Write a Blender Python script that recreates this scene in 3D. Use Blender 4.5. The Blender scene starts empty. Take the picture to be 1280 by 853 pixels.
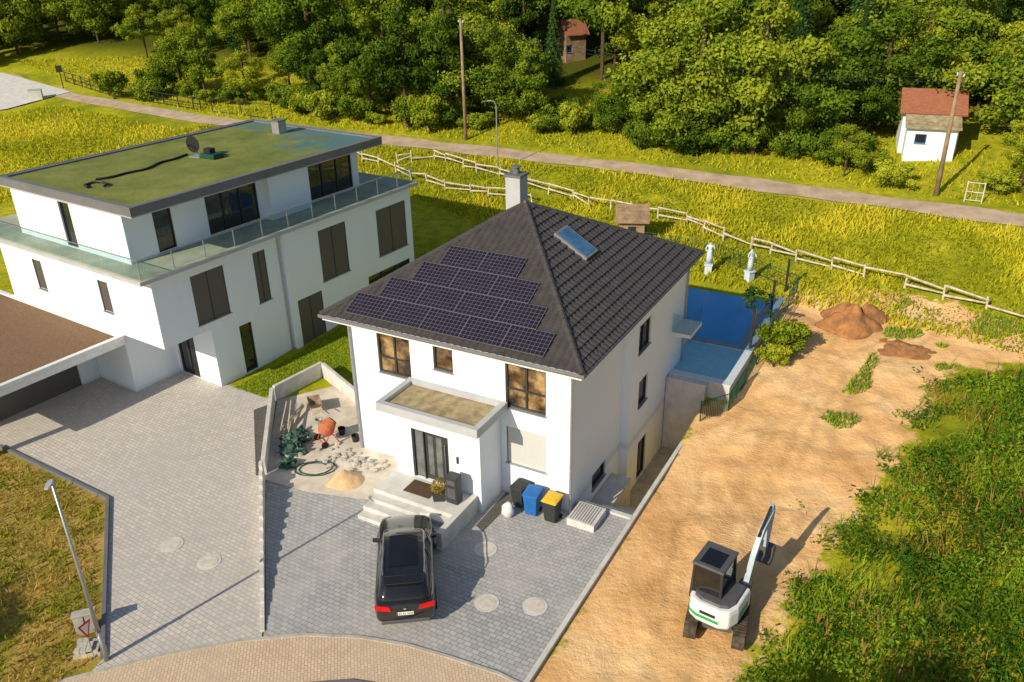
import bpy, math, random, bmesh
import numpy as np
from mathutils import Matrix, Vector, noise
random.seed(4); rng=np.random.default_rng(4)
scn=bpy.context.scene
scn.view_settings.view_transform='Standard'; scn.view_settings.look='None'; scn.view_settings.exposure=0
COL=scn.collection
# ------------------------------------------------------------------ materials
def newmat(name):
    m=bpy.data.materials.new(name); m.use_nodes=True
    nt=m.node_tree; b=nt.nodes['Principled BSDF']; return m,nt,b
def N(nt,t,**k):
    n=nt.nodes.new(t)
    for a,v in k.items(): setattr(n,a,v)
    return n
def L(nt,a,b): nt.links.new(a,b)
def coords(nt,kind='Object',scale=(1,1,1),rot=(0,0,0)):
    tc=N(nt,'ShaderNodeTexCoord'); mp=N(nt,'ShaderNodeMapping')
    if kind=='World':
        g=N(nt,'ShaderNodeNewGeometry'); L(nt,g.outputs['Position'],mp.inputs[0])
    else: L(nt,tc.outputs[kind],mp.inputs[0])
    mp.inputs['Scale'].default_value=scale; mp.inputs['Rotation'].default_value=rot
    return mp.outputs[0]
def noise_n(nt,vec,scale,detail=4,rough=.6):
    n=N(nt,'ShaderNodeTexNoise'); n.inputs['Scale'].default_value=scale
    n.inputs['Detail'].default_value=detail; n.inputs['Roughness'].default_value=rough
    if vec is not None: L(nt,vec,n.inputs['Vector'])
    return n.outputs[0]
def ramp(nt,fac,stops):
    r=N(nt,'ShaderNodeValToRGB'); e=r.color_ramp.elements
    while len(e)>2: e.remove(e[-1])
    while len(e)<len(stops): e.new(.5)
    for i,(p,c) in enumerate(stops):
        e[i].position=p; e[i].color=(c[0],c[1],c[2],1) if len(c)==3 else c
    L(nt,fac,r.inputs[0]); return r.outputs[0]
def mixc(nt,fac,a,b,mode='MIX'):
    m=N(nt,'ShaderNodeMix',data_type='RGBA',blend_type=mode)
    for s,i in ((fac,0),(a,6),(b,7)):
        if hasattr(s,'links'): L(nt,s,m.inputs[i])
        elif i==0: m.inputs[0].default_value=s
        else: m.inputs[i].default_value=(s[0],s[1],s[2],1)
    return m.outputs[2]
def math_n(nt,op,a,b=0):
    m=N(nt,'ShaderNodeMath',operation=op)
    for i,s in enumerate((a,b)):
        if hasattr(s,'links'): L(nt,s,m.inputs[i])
        else: m.inputs[i].default_value=s
    return m.outputs[0]
def bump(nt,b,h,strength=.4,dist=.02):
    n=N(nt,'ShaderNodeBump'); n.inputs['Strength'].default_value=strength; n.inputs['Distance'].default_value=dist
    L(nt,h,n.inputs['Height']); L(nt,n.outputs[0],b.inputs['Normal'])
def pm(name,c,c2=None,scale=4,rough=.7,metal=0,bp=0,bs=30,spec=.3,kind='World'):
    m,nt,b=newmat(name)
    b.inputs['Roughness'].default_value=rough; b.inputs['Metallic'].default_value=metal
    b.inputs['Specular IOR Level'].default_value=spec
    if c2 is None: c2=tuple(x*.82 for x in c)
    v=coords(nt,kind)
    f=noise_n(nt,v,scale,5)
    L(nt,ramp(nt,f,[(.35,c2),(.65,c)]),b.inputs['Base Color'])
    if bp: bump(nt,b,noise_n(nt,v,bs,3),bp)
    return m
M={}
def render_white(name,base,stain):
    m,nt,b=newmat(name); v=coords(nt,'World')
    v2=coords(nt,'World',scale=(3,3,.25))
    f=noise_n(nt,v2,1.2,5); g=noise_n(nt,v,.35,3)
    c=mixc(nt,math_n(nt,'MULTIPLY',ramp(nt,f,[(.55,(0,0,0)),(.85,(1,1,1))]),.3),base,stain)
    c=mixc(nt,math_n(nt,'MULTIPLY',g,.15),c,tuple(x*.94 for x in base))
    g2=N(nt,'ShaderNodeNewGeometry'); sx=N(nt,'ShaderNodeSeparateXYZ'); L(nt,g2.outputs['Position'],sx.inputs[0])
    z=math_n(nt,'ADD',math_n(nt,'ABSOLUTE',math_n(nt,'SUBTRACT',sx.outputs[2],.05)),math_n(nt,'MULTIPLY',noise_n(nt,v,4,4),.3))
    L(nt,mixc(nt,ramp(nt,z,[(.15,(.5,.5,.5)),(.4,(0,0,0))]),c,tuple(x*.72 for x in stain)),b.inputs['Base Color'])
    b.inputs['Roughness'].default_value=.9; b.inputs['Specular IOR Level'].default_value=.1
    bump(nt,b,noise_n(nt,v,60,3),.25,.01); return m
M['white']=render_white('white_render_shade_tint',(.82,.87,.92),(.72,.75,.78))  # white wall, cool blue of its shaded side put into the colour
M['white2']=render_white('white_render_neighbour_shade_tint',(.80,.86,.93),(.69,.73,.78))  # same bluish shade tint mixed into the neighbour's white
M['anth']=pm('anthracite_frame',(.045,.045,.048),rough=.4,spec=.4)
M['dark']=pm('dark_metal',(.03,.03,.032),rough=.5)
M['fascia']=pm('fascia_grey',(.17,.17,.19),(.14,.14,.155),scale=1,rough=.5)
M['fascialight']=pm('fascia_light',(.47,.48,.51),(.39,.40,.43),scale=1,rough=.6)
M['midgrey']=pm('mid_grey_frame',(.24,.24,.25),rough=.5)
M['conc']=pm('concrete',(.50,.47,.42),(.36,.34,.31),scale=2.5,rough=.9,bp=.3)
M['concl']=pm('concrete_light',(.64,.63,.61),(.50,.49,.47),scale=2,rough=.9,bp=.3)
M['stone']=pm('white_stone_shade_tint',(.62,.70,.78),(.5,.57,.65),scale=8,rough=.8)  # white stone with the blue of shade mixed into its colour
M['wood']=pm('grey_wood',(.66,.57,.45),(.40,.34,.26),scale=3,rough=.9,bp=.4)
M['polewood']=pm('pole_wood',(.36,.25,.15),(.20,.14,.09),scale=2,rough=.9,bp=.3)
M['bark']=pm('bark',(.12,.085,.05),(.06,.04,.025),scale=5,rough=.95,bp=.5)
M['steel']=pm('galvanised_steel',(.45,.46,.48),(.36,.37,.39),scale=6,rough=.4,metal=.6)
M['silver']=pm('aluminium',(.6,.6,.62),(.5,.5,.52),rough=.3,metal=.9)
M['panelframe']=pm('panel_frame_metal',(.22,.22,.24),(.18,.18,.2),rough=.4,metal=.5)
M['black']=pm('black_plastic',(.02,.02,.022),rough=.5)
M['rubber']=pm('rubber',(.018,.018,.018),rough=.85)
M['track']=pm('dusty_rubber_track',(.12,.09,.06),(.03,.027,.025),scale=6,rough=.9)
M['orange']=pm('orange_paint',(.58,.16,.06),(.34,.12,.07),scale=9,rough=.7)
M['bluep']=pm('blue_plastic',(.02,.15,.48),(.015,.12,.38),rough=.45)
M['yellowp']=pm('yellow_plastic',(.78,.48,.03),rough=.45)
M['binp']=pm('dark_bin_plastic',(.04,.042,.045),rough=.5)
M['tarp']=pm('green_tarpaulin',(.06,.13,.09),(.01,.03,.035),scale=5,rough=.5,bp=.6,bs=8)
M['sand']=pm('sand_pile',(.72,.50,.28),(.55,.36,.2),scale=3,rough=1,bp=.8,bs=25)
M['cover']=pm('pale_cover_concrete',(.66,.60,.52),(.50,.46,.41),scale=5,rough=.9)
M['soil']=pm('brown_soil',(.46,.21,.08),(.26,.12,.05),scale=3,rough=1,bp=1,bs=12)
M['green']=pm('green_paint',(.02,.38,.12),rough=.5)
M['whitep']=pm('white_paint',(.80,.81,.82),(.70,.70,.70),scale=5,rough=.4)
M['redp']=pm('red_paint',(.6,.03,.02),rough=.5)
M['fencegreen']=pm('green_fence',(.015,.07,.05),rough=.5)
M['brownstep']=pm('doormat',(.10,.06,.04),rough=1)
M['grille']=pm('grey_plastic',(.10,.10,.11),rough=.5)
M['bedgravel']=pm('dark_gravel',(.16,.15,.14),(.05,.05,.05),scale=30,rough=1,bp=1,bs=40)
def shutter_mat(name,c):
    m,nt,b=newmat(name); v=coords(nt,'World')
    w=N(nt,'ShaderNodeTexWave',bands_direction='Z'); w.inputs['Scale'].default_value=4; L(nt,v,w.inputs[0])
    L(nt,mixc(nt,math_n(nt,'MULTIPLY',w.outputs[1],.5),c,tuple(x*.6 for x in c)),b.inputs['Base Color'])
    b.inputs['Roughness'].default_value=.45; bump(nt,b,w.outputs[1],.6,.01); return m
M['shutter']=shutter_mat('shutter_dark',(.105,.093,.092))
M['shutterw']=shutter_mat('shutter_white',(.62,.62,.61))
M['garage']=shutter_mat('garage_door_panel',(.10,.095,.09))
def glass_mat(name,stops,sc=1.0,spec=.9):
    m,nt,b=newmat(name); v=coords(nt,'World')
    L(nt,ramp(nt,noise_n(nt,v,sc,4),stops),b.inputs['Base Color'])
    b.inputs['Roughness'].default_value=.04; b.inputs['Specular IOR Level'].default_value=spec; return m
M['glass']=glass_mat('window_glass_reflections',[(.40,(.03,.02,.012)),(.52,(.14,.08,.03)),(.66,(.45,.30,.13))],1.1)  # tan tones paint warm reflections and curtains into the glass colour
M['glassd']=glass_mat('dark_glass',[(.3,(.012,.014,.016)),(.8,(.04,.04,.04))])
M['glassg']=glass_mat('grey_door_glass',[(.3,(.08,.09,.09)),(.7,(.18,.20,.19))],2)
M['skyl']=glass_mat('skylight_glass',[(.3,(.03,.11,.24)),(.7,(.08,.22,.38))],2,.5)
m,nt,b=newmat('clear_railing_glass'); tr=N(nt,'ShaderNodeBsdfTransparent'); tr.inputs[0].default_value=(.86,.92,.93,1)
mx=N(nt,'ShaderNodeMixShader'); mx.inputs[0].default_value=.06; b.inputs['Base Color'].default_value=(.2,.27,.28,1); b.inputs['Roughness'].default_value=.05
L(nt,tr.outputs[0],mx.inputs[1]); L(nt,b.outputs[0],mx.inputs[2]); L(nt,mx.outputs[0],nt.nodes['Material Output'].inputs[0]); M['rail']=m
def brick(nt,v,bw,rh,ms,off,c1,c2,cm,freq=2):
    t=N(nt,'ShaderNodeTexBrick',offset=off,offset_frequency=freq)
    t.inputs['Scale'].default_value=1; t.inputs['Brick Width'].default_value=bw; t.inputs['Row Height'].default_value=rh
    t.inputs['Mortar Size'].default_value=ms; t.inputs['Mortar Smooth'].default_value=.2
    t.inputs['Color1'].default_value=(*c1,1); t.inputs['Color2'].default_value=(*c2,1); t.inputs['Mortar'].default_value=(*cm,1)
    L(nt,v,t.inputs[0]); return t
m,nt,b=newmat('solar_cells'); v=coords(nt,'Object')
t=brick(nt,v,.172,.174,.007,0,(.014,.012,.024),(.020,.016,.032),(.15,.14,.16)); L(nt,t.outputs[0],b.inputs['Base Color'])
b.inputs['Roughness'].default_value=.3; b.inputs['Specular IOR Level'].default_value=.25; M['solar']=m
m,nt,b=newmat('roof_tiles'); v=coords(nt,'Object')
c=ramp(nt,noise_n(nt,v,2.2,6),[(.3,(.040,.037,.038)),(.7,(.074,.067,.065))])
L(nt,mixc(nt,math_n(nt,'MULTIPLY',noise_n(nt,v,11,3),.35),c,(.11,.098,.09)),b.inputs['Base Color']); b.inputs['Roughness'].default_value=.5; M['tiles']=m
m,nt,b=newmat('red_roof_tiles'); v=coords(nt,'Object')
w=N(nt,'ShaderNodeTexBrick'); w.inputs['Scale'].default_value=2.2; w.inputs['Color1'].default_value=(.42,.13,.06,1); w.inputs['Color2'].default_value=(.30,.09,.05,1); w.inputs['Mortar'].default_value=(.14,.05,.03,1); L(nt,v,w.inputs[0])
L(nt,mixc(nt,math_n(nt,'MULTIPLY',noise_n(nt,v,2,4),.5),w.outputs[0],(.25,.14,.08)),b.inputs['Base Color']); b.inputs['Roughness'].default_value=.9; M['redroof']=m
def paving(name,c1,c2,cm,bw,rh,rotz,stain):
    m,nt,b=newmat(name); v=coords(nt,'World',rot=(0,0,rotz))
    t=brick(nt,v,bw,rh,.012,.5,c1,c2,cm); vw=coords(nt,'World')
    c=t.outputs[0]
    c=mixc(nt,math_n(nt,'MULTIPLY',ramp(nt,noise_n(nt,vw,.28,5,.65),[(.42,(0,0,0)),(.66,(1,1,1))]),.55),c,stain)
    c=mixc(nt,math_n(nt,'MULTIPLY',ramp(nt,noise_n(nt,vw,.9,6,.7),[(.52,(0,0,0)),(.7,(1,1,1))]),.26),c,tuple(x*.5 for x in c1))
    c=mixc(nt,math_n(nt,'MULTIPLY',noise_n(nt,vw,9,2),.22),c,tuple(x*.5 for x in c1))
    L(nt,c,b.inputs['Base Color']); b.inputs['Roughness'].default_value=.85
    bump(nt,b,t.outputs[1],-.7,.02); return m
M['pave1']=paving('grey_paving',(.46,.46,.47),(.34,.345,.36),(.15,.15,.155),.26,.17,math.radians(28.98),(.53,.51,.48))
M['pave2']=paving('light_paving',(.66,.60,.55),(.52,.485,.45),(.29,.27,.25),.24,.16,math.radians(33),(.47,.45,.43))
M['pave3']=paving('sandy_cobbles',(.74,.56,.38),(.60,.45,.32),(.38,.29,.2),.2,.1,math.radians(80),(.62,.50,.38))
M['path']=pm('path_gravel',(.52,.40,.30),(.36,.27,.20),scale=.8,rough=1,bp=.3)
M['cyard']=pm('dusty_concrete',(.70,.63,.54),(.50,.44,.37),scale=1.2,rough=1,bp=.4)
M['cream']=pm('terrace_slabs_cream',(.50,.49,.38),(.36,.37,.28),scale=1.2,rough=.8)
m,nt,b=newmat('green_roof_felt'); v=coords(nt,'World')
c=ramp(nt,noise_n(nt,v,.45,6,.7),[(.3,(.09,.12,.015)),(.5,(.16,.19,.03)),(.72,(.25,.26,.055))])
c=mixc(nt,ramp(nt,noise_n(nt,v,7,4),[(.5,(0,0,0)),(.75,(.6,.6,.6))]),c,(.06,.10,.02))
vo=coords(nt,'Object'); sx=N(nt,'ShaderNodeSeparateXYZ'); L(nt,vo,sx.inputs[0])
f_=math_n(nt,'ADD',math_n(nt,'MULTIPLY',math_n(nt,'SUBTRACT',sx.outputs[1],11.2),.16),math_n(nt,'MULTIPLY',math_n(nt,'ADD',sx.outputs[0],4.2),.07))
f_=math_n(nt,'ADD',f_,math_n(nt,'MULTIPLY',math_n(nt,'SUBTRACT',noise_n(nt,v,.55,6,.65),.5),2.2))
wet_sheen=ramp(nt,f_,[(.15,(0,0,0)),(.6,(.85,.85,.85))])  # wet patch, its bluish sheen is painted into the roof colour
L(nt,mixc(nt,wet_sheen,c,(.07,.17,.20)),b.inputs['Base Color']); L(nt,math_n(nt,'SUBTRACT',.95,math_n(nt,'MULTIPLY',wet_sheen,.6)),b.inputs['Roughness']); bump(nt,b,noise_n(nt,v,20,4),.7,.03); M['turf']=m
M['gravelroof']=pm('brown_substrate',(.26,.155,.09),(.15,.09,.055),scale=14,rough=1,bp=1,bs=30)
M['canopytop']=pm('canopy_gravel',(.42,.35,.22),(.24,.18,.10),scale=2.5,rough=1,bp=.6)
m,nt,b=newmat('pool_water'); v=coords(nt,'World')
L(nt,ramp(nt,noise_n(nt,v,.6,3),[(.3,(.04,.30,.66)),(.7,(.06,.36,.74))]),b.inputs['Base Color']); b.inputs['Roughness'].default_value=.45; b.inputs['Specular IOR Level'].default_value=.15; bump(nt,b,noise_n(nt,v,5,3),.15,.02); M['pool']=m
M['teal']=pm('shade_blue_tiles',(.24,.56,.72),(.18,.48,.64),scale=2,rough=.4)  # blue of the shaded lower terrace put into the tile colour
M['shadeslab']=pm('shade_blue_slabs',(.18,.30,.42),(.13,.23,.33),scale=2,rough=.6)  # terrace slabs, shade painted in as an even blue
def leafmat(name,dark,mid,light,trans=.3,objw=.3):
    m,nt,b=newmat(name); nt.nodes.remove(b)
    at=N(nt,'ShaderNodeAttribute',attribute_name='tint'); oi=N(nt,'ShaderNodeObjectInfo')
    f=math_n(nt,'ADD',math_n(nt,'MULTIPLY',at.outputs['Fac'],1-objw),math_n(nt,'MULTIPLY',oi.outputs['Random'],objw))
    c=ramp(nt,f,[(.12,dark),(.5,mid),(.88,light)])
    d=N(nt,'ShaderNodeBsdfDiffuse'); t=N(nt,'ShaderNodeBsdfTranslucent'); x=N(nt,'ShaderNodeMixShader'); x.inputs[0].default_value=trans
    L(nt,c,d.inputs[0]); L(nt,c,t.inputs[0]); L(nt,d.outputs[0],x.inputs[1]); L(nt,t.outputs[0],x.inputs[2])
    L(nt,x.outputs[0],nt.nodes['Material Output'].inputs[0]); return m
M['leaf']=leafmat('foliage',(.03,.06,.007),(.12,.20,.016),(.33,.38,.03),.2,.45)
M['leafd']=leafmat('conifer_foliage',(.015,.04,.014),(.04,.10,.025),(.10,.17,.035),.1,.4)
M['leafy']=leafmat('willow_foliage',(.09,.15,.012),(.26,.32,.02),(.50,.50,.04),.2,.4)
M['grassb']=leafmat('grass_blades',(.18,.21,.012),(.44,.44,.022),(.72,.62,.05),.3)
M['weed']=leafmat('weed_leaves',(.04,.10,.01),(.14,.26,.018),(.36,.45,.035),.25)
M['spike']=leafmat('seed_heads',(.18,.08,.04),(.34,.17,.08),(.48,.32,.12))
M['dryg']=leafmat('dry_grass',(.18,.17,.02),(.42,.30,.06),(.6,.40,.12))
# ------------------------------------------------------------------ mesh helpers
class MB:
    def __init__(s): s.v=[]; s.f=[]
    def add(s,vs,fs):
        o=len(s.v); s.v+=[tuple(x) for x in vs]; s.f+=[tuple(i+o for i in f) for f in fs]; return s
    def box(s,x0,x1,y0,y1,z0,z1):
        return s.add([(x0,y0,z0),(x1,y0,z0),(x1,y1,z0),(x0,y1,z0),(x0,y0,z1),(x1,y0,z1),(x1,y1,z1),(x0,y1,z1)],
          [(0,3,2,1),(4,5,6,7),(0,1,5,4),(1,2,6,5),(2,3,7,6),(3,0,4,7)])
    def prism(s,poly,z0,z1):
        n=len(poly); vs=[(x,y,z0) for x,y in poly]+[(x,y,z1) for x,y in poly]
        return s.add(vs,[tuple(range(n-1,-1,-1)),tuple(range(n,2*n))]+[(i,(i+1)%n,n+(i+1)%n,n+i) for i in range(n)])
    def cyl(s,p0,p1,r0,r1=None,n=12):
        r1=r0 if r1 is None else r1
        p0=Vector(p0);p1=Vector(p1);d=(p1-p0).normalized()
        a=d.cross(Vector((0,0,1)) if abs(d.z)<.9 else Vector((1,0,0))).normalized(); b=d.cross(a)
        vs=[];
        for p,r in ((p0,r0),(p1,r1)):
            for i in range(n):
                t=2*math.pi*i/n; vs.append(p+a*(r*math.cos(t))+b*(r*math.sin(t)))
        return s.add(vs,[tuple(range(n-1,-1,-1)),tuple(range(n,2*n))]+[(i,(i+1)%n,n+(i+1)%n,n+i) for i in range(n)])
    def tube(s,pts,r,n=8):
        P=[Vector(p) for p in pts]; rings=[]; a=None
        for i,p in enumerate(P):
            d=(P[min(i+1,len(P)-1)]-P[max(i-1,0)]).normalized()
            if a is None: a=d.cross(Vector((0,0,1)) if abs(d.z)<.9 else Vector((1,0,0))).normalized()
            a=(a-d*a.dot(d)).normalized(); b=d.cross(a)
            rings.append([p+a*(r*math.cos(6.28318*k/n))+b*(r*math.sin(6.28318*k/n)) for k in range(n)])
        return s.loft(rings)
    def quad(s,*p): return s.add(p,[tuple(range(len(p)))])
    def loft(s,rings,closed=True,caps=True):
        n=len(rings[0]); vs=[p for r in rings for p in r]; fs=[]
        for k in range(len(rings)-1):
            for i in range(n if closed else n-1):
                j=(i+1)%n; fs.append((k*n+i,k*n+j,(k+1)*n+j,(k+1)*n+i))
        if caps: fs+= [tuple(range(n-1,-1,-1)),tuple((len(rings)-1)*n+i for i in range(n))]
        return s.add(vs,fs)
    def blob(s,c,r,seed=0,amp=.25,nu=14,nv=8,zc=None):
        rings=[]
        for k in range(1,nv):
            ph=math.pi*k/nv; ring=[]
            for i in range(nu):
                t=2*math.pi*i/nu; d=Vector((math.sin(ph)*math.cos(t),math.sin(ph)*math.sin(t),math.cos(ph)))
                q=1+amp*noise.noise(d*1.8+Vector((seed*3.1,seed,0)))*2
                p=Vector((d.x*r[0]*q+c[0],d.y*r[1]*q+c[1],d.z*r[2]*q+c[2]))
                if zc is not None: p.z=max(p.z,zc)
                ring.append(p)
            rings.append(ring)
        return s.loft(rings)
    def obj(s,name,mat,parent=None,bevel=0,smooth=False,sub=0,fix=True):
        me=bpy.data.meshes.new(name); me.from_pydata(s.v,[],s.f)
        if fix:
            bm=bmesh.new(); bm.from_mesh(me); bmesh.ops.recalc_face_normals(bm,faces=bm.faces); bm.to_mesh(me); bm.free()
        me.materials.append(M[mat] if isinstance(mat,str) else mat)
        o=bpy.data.objects.new(name,me); COL.objects.link(o)
        if parent: o.parent=parent
        if bevel:
            md=o.modifiers.new('bevel','BEVEL'); md.width=bevel; md.segments=2; md.limit_method='ANGLE'
        if sub:
            md=o.modifiers.new('sub','SUBSURF'); md.levels=sub; md.render_levels=sub
        if smooth:
            for p in me.polygons: p.use_smooth=True
        return o
def tag(o,label,cat,group=None):
    o['label']=label; o['category']=cat
    if group: o['group']=group
    return o
def struct(o): o['kind']='structure'; return o
def stuff(o,label,cat): o['kind']='stuff'; o['label']=label; o['category']=cat; return o
def thing(name,loc,rot,label,cat,group=None):
    e=bpy.data.objects.new(name,None); COL.objects.link(e); e.location=loc; e.rotation_euler=(0,0,rot); e.empty_display_size=.3
    return tag(e,label,cat,group)
def copy_thing(src,loc,rot,scale=1,label=None):
    o=src.copy(); COL.objects.link(o); o.location=loc; o.rotation_euler=(0,0,rot); o.scale=(scale,)*3 if not isinstance(scale,tuple) else scale
    if label: o['label']=label
    for c in list(src.children):
        d=c.copy(); COL.objects.link(d); d.parent=o
        for cc in list(c.children):
            e=cc.copy(); COL.objects.link(e); e.parent=d
    return o
def quads_obj(name,Q,mat,tint,parent=None):
    n=len(Q); me=bpy.data.meshes.new(name)
    me.vertices.add(4*n); me.vertices.foreach_set('co',Q.reshape(-1).astype(np.float32))
    me.loops.add(4*n); me.loops.foreach_set('vertex_index',np.arange(4*n,dtype=np.int32))
    me.polygons.add(n); me.polygons.foreach_set('loop_start',np.arange(0,4*n,4,dtype=np.int32))
    at=me.attributes.new('tint','FLOAT','POINT'); at.data.foreach_set('value',np.repeat(tint,4).astype(np.float32))
    me.update(calc_edges=True); me.materials.append(M[mat])
    o=bpy.data.objects.new(name,me); COL.objects.link(o)
    if parent: o.parent=parent
    return o
def unit(v): return v/np.maximum(np.linalg.norm(v,axis=-1,keepdims=True),1e-6)
def leaf_quads(c,nrm,size,asp=.7):
    n=len(c); r=unit(rng.normal(size=(n,3))); t=unit(np.cross(nrm,r)); b=np.cross(nrm,t)
    s=size[:,None]; a=t*s; b=b*s*asp
    return np.stack([c-a,c+b*.9+a*.1,c+a,c-b*.9-a*.1],1)
def blade_quads(base,h,w,lean=.35):
    n=len(base); th=rng.uniform(0,2*np.pi,n); d=np.stack([np.cos(th),np.sin(th),np.zeros(n)],1)
    l=rng.normal(size=(n,3))*lean; l[:,2]=1; l=unit(l)*h[:,None]
    w=w[:,None]
    return np.stack([base-d*w,base+d*w,base+l+d*w*.25,base+l-d*w*.25],1)
# ------------------------------------------------------------------ frames / terrain
PH=math.radians(28.98); U=(math.cos(PH),-math.sin(PH)); V=(math.sin(PH),math.cos(PH)); O=(2.08,26.03)
PH2=math.radians(33.61); U2=(math.cos(PH2),-math.sin(PH2)); V2=(math.sin(PH2),math.cos(PH2)); O2=(-16.22,34.58)
def W(a,b): return (O[0]+a*U[0]+b*V[0],O[1]+a*U[1]+b*V[1])
def W2(a,b): return (O2[0]+a*U2[0]+b*V2[0],O2[1]+a*U2[1]+b*V2[1])
SX=[-999,28,45,70,100,200,500]; SZ=[0,0,1.2,4.5,9,35,80]
def Tn(x,y): return np.interp(x*V[0]+y*V[1],SX,SZ)
def T(x,y): return float(Tn(x,y))
PATH=[(-68,116.9),(-51.8,102.2),(-32.1,88.5),(-12.2,77.4),(.3,70.4),(10.3,64.8),(20.8,58.1),(32.7,50.7),(46,42),(70,27)]
def sd_line(P,line):
    d=np.full(len(P),1e9)
    for a,b in zip(line[:-1],line[1:]):
        a=np.array(a);b=np.array(b);ab=b-a
        t=np.clip(((P-a)@ab)/(ab@ab),0,1); d=np.minimum(d,np.linalg.norm(P-a-t[:,None]*ab,axis=1))
    return d
def sd_poly(P,poly):
    d=sd_line(P,list(poly)+[poly[0]]); ins=np.zeros(len(P),bool); n=len(poly)
    for i in range(n):
        x1,y1=poly[i];x2,y2=poly[(i+1)%n]
        c=((y1>P[:,1])!=(y2>P[:,1]))&(P[:,0]<(x2-x1)*(P[:,1]-y1)/((y2-y1) if y2!=y1 else 1e-9)+x1); ins^=c
    return np.where(ins,-d,d)
DIRT=[W(2.3,-11),W(2.3,9.5),W(3.2,10.5),W(3.4,22),(19.5,44.6),(23,42.5),(28.5,37.5),(25.3,36.2),(20.3,34.8),(17.6,31),(14.6,27.5),(11.4,24),(9.0,20.8),(7.4,18.8),(5.9,16.5),(3,14)]
DRY=[(-22.6,31.2),(-16.3,27.4),(-12.9,19.1),(-13.6,18.3),(-22,14),(-45,20),(-40,40)]
arr=lambda *seg: np.unique(np.round(np.concatenate([np.arange(*s) for s in seg]),4))
A=np.unique(np.concatenate([arr((-46,-4,.5),(-4,2.5,.5),(2.5,16,.14),(16,26,.25),(26,46,.5),(-90,90,2),(-500,501,20)),[-.3,-.29,2.29,2.3]]))
B=np.unique(np.concatenate([arr((-17,22,.18),(22,36,.5),(36,110,2),(110,480,20)),[-120,-60,-30,.79,.8,10.2,10.21,28-23.77,45-23.77,70-23.77,100-23.77]]))
ga,gb=np.meshgrid(A,B); ga=ga.ravel(); gb=gb.ravel()
gx=O[0]+ga*U[0]+gb*V[0]; gy=O[1]+ga*U[1]+gb*V[1]; gz=Tn(gx,gy)
GP=np.stack([gx,gy],1)
sdd=sd_poly(GP,DIRT); sdr=sd_poly(GP,DRY); dpath=sd_line(GP,PATH)
s_=gx*V[0]+gy*V[1]
mask=np.maximum(np.clip((ga-2.9)/1.5,0,1)*(s_<60),np.clip((s_-50)/6,0,1))*np.clip((dpath-2.2)/3,0,1)
nz=np.array([noise.noise(Vector((x*.35,y*.35,0)))+.5*noise.noise(Vector((x*1.1,y*1.1,3)))+.22*noise.noise(Vector((x*3,y*3,8))) for x,y in GP])
gz=gz+nz*.15*mask
RUT=[[(5.0,15.5),(7.0,20.5),(9.3,26),(12.3,31),(15.5,36)],[(4.4,17),(6.2,23),(9.2,29.5),(13.2,35.5),(17,40)],[(7.2,21),(11,26.5),(14,32.5),(17.2,36.5),(21.5,39)],[(9,31),(12.5,33),(16.5,33.5)],[(6.5,20),(8.3,24.5),(12.6,27.5)]]
rut=np.zeros(len(GP)); sel=(sdd<1)
wig=np.array([noise.noise(Vector((x*.4,y*.4,55))) for x,y in GP[sel]])
for r_ in RUT:
    d=sd_line(GP[sel],r_)+wig*.5; rut[sel]=np.maximum(rut[sel],np.exp(-((d-.75)/.17)**2))
gz=gz-rut*.06*np.clip(.5+nz,0,1)*(ga>2.8)
weed_in=(ga>4)&(sdd>0)&(s_<42); gz=gz+np.where(weed_in,np.clip(sdd/6,0,1)*.5,0)
court=(ga>-.295)&(ga<2.295)&(gb>.795)&(gb<10.205); gz=np.where(court,-2.7,gz)
na=len(A)
me=bpy.data.meshes.new('ground')
idx=np.arange(len(gx)).reshape(len(B),na)
F=np.stack([idx[:-1,:-1],idx[:-1,1:],idx[1:,1:],idx[1:,:-1]],-1).reshape(-1,4)
me.from_pydata(np.stack([gx,gy,gz],1).tolist(),[],F.tolist())
ca=me.color_attributes.new('zone','FLOAT_COLOR','POINT')
zc=np.zeros((len(gx),4)); zc[:,0]=np.clip(.5-sdd/2.4,0,1); zc[:,1]=np.clip(.5-sdr/2.0,0,1); zc[:,2]=np.clip((s_-77)/8,0,1); zc[:,3]=np.clip(1-rut*np.clip(.7+nz,0.1,1),0,1)
ca.data.foreach_set('color',zc.ravel().astype(np.float32))
for p in me.polygons: p.use_smooth=True
ground=bpy.data.objects.new('ground',me); COL.objects.link(ground); struct(ground)
m,nt,b=newmat('ground_soil_grass'); v=coords(nt,'World'); vr=coords(nt,'World',scale=(2.2,.7,1),rot=(0,0,PH))
at=N(nt,'ShaderNodeVertexColor',layer_name='zone'); sp=N(nt,'ShaderNodeSeparateColor'); L(nt,at.outputs[0],sp.inputs[0])
g1=ramp(nt,noise_n(nt,v,.12,6,.65),[(.3,(.17,.20,.015)),(.5,(.40,.39,.02)),(.7,(.60,.50,.05))])
g=mixc(nt,ramp(nt,noise_n(nt,v,1.6,5,.7),[(.4,(0,0,0)),(.7,(.8,.8,.8))]),g1,(.15,.20,.015))
fl=mixc(nt,sp.outputs[2],g,(.08,.09,.012))
d1=ramp(nt,noise_n(nt,v,.30,6,.62),[(.3,(.66,.37,.15)),(.5,(.88,.54,.25)),(.72,(.95,.68,.38))])
tr_=ramp(nt,noise_n(nt,vr,.45,5,.6),[(.38,(1,1,1)),(.55,(0,0,0))])
d=mixc(nt,math_n(nt,'MULTIPLY',tr_,.2),d1,(.52,.30,.12))
d=mixc(nt,math_n(nt,'MULTIPLY',ramp(nt,noise_n(nt,v,5,5,.75),[(.5,(0,0,0)),(.72,(1,1,1))]),.25),d,(.45,.26,.11))
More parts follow.
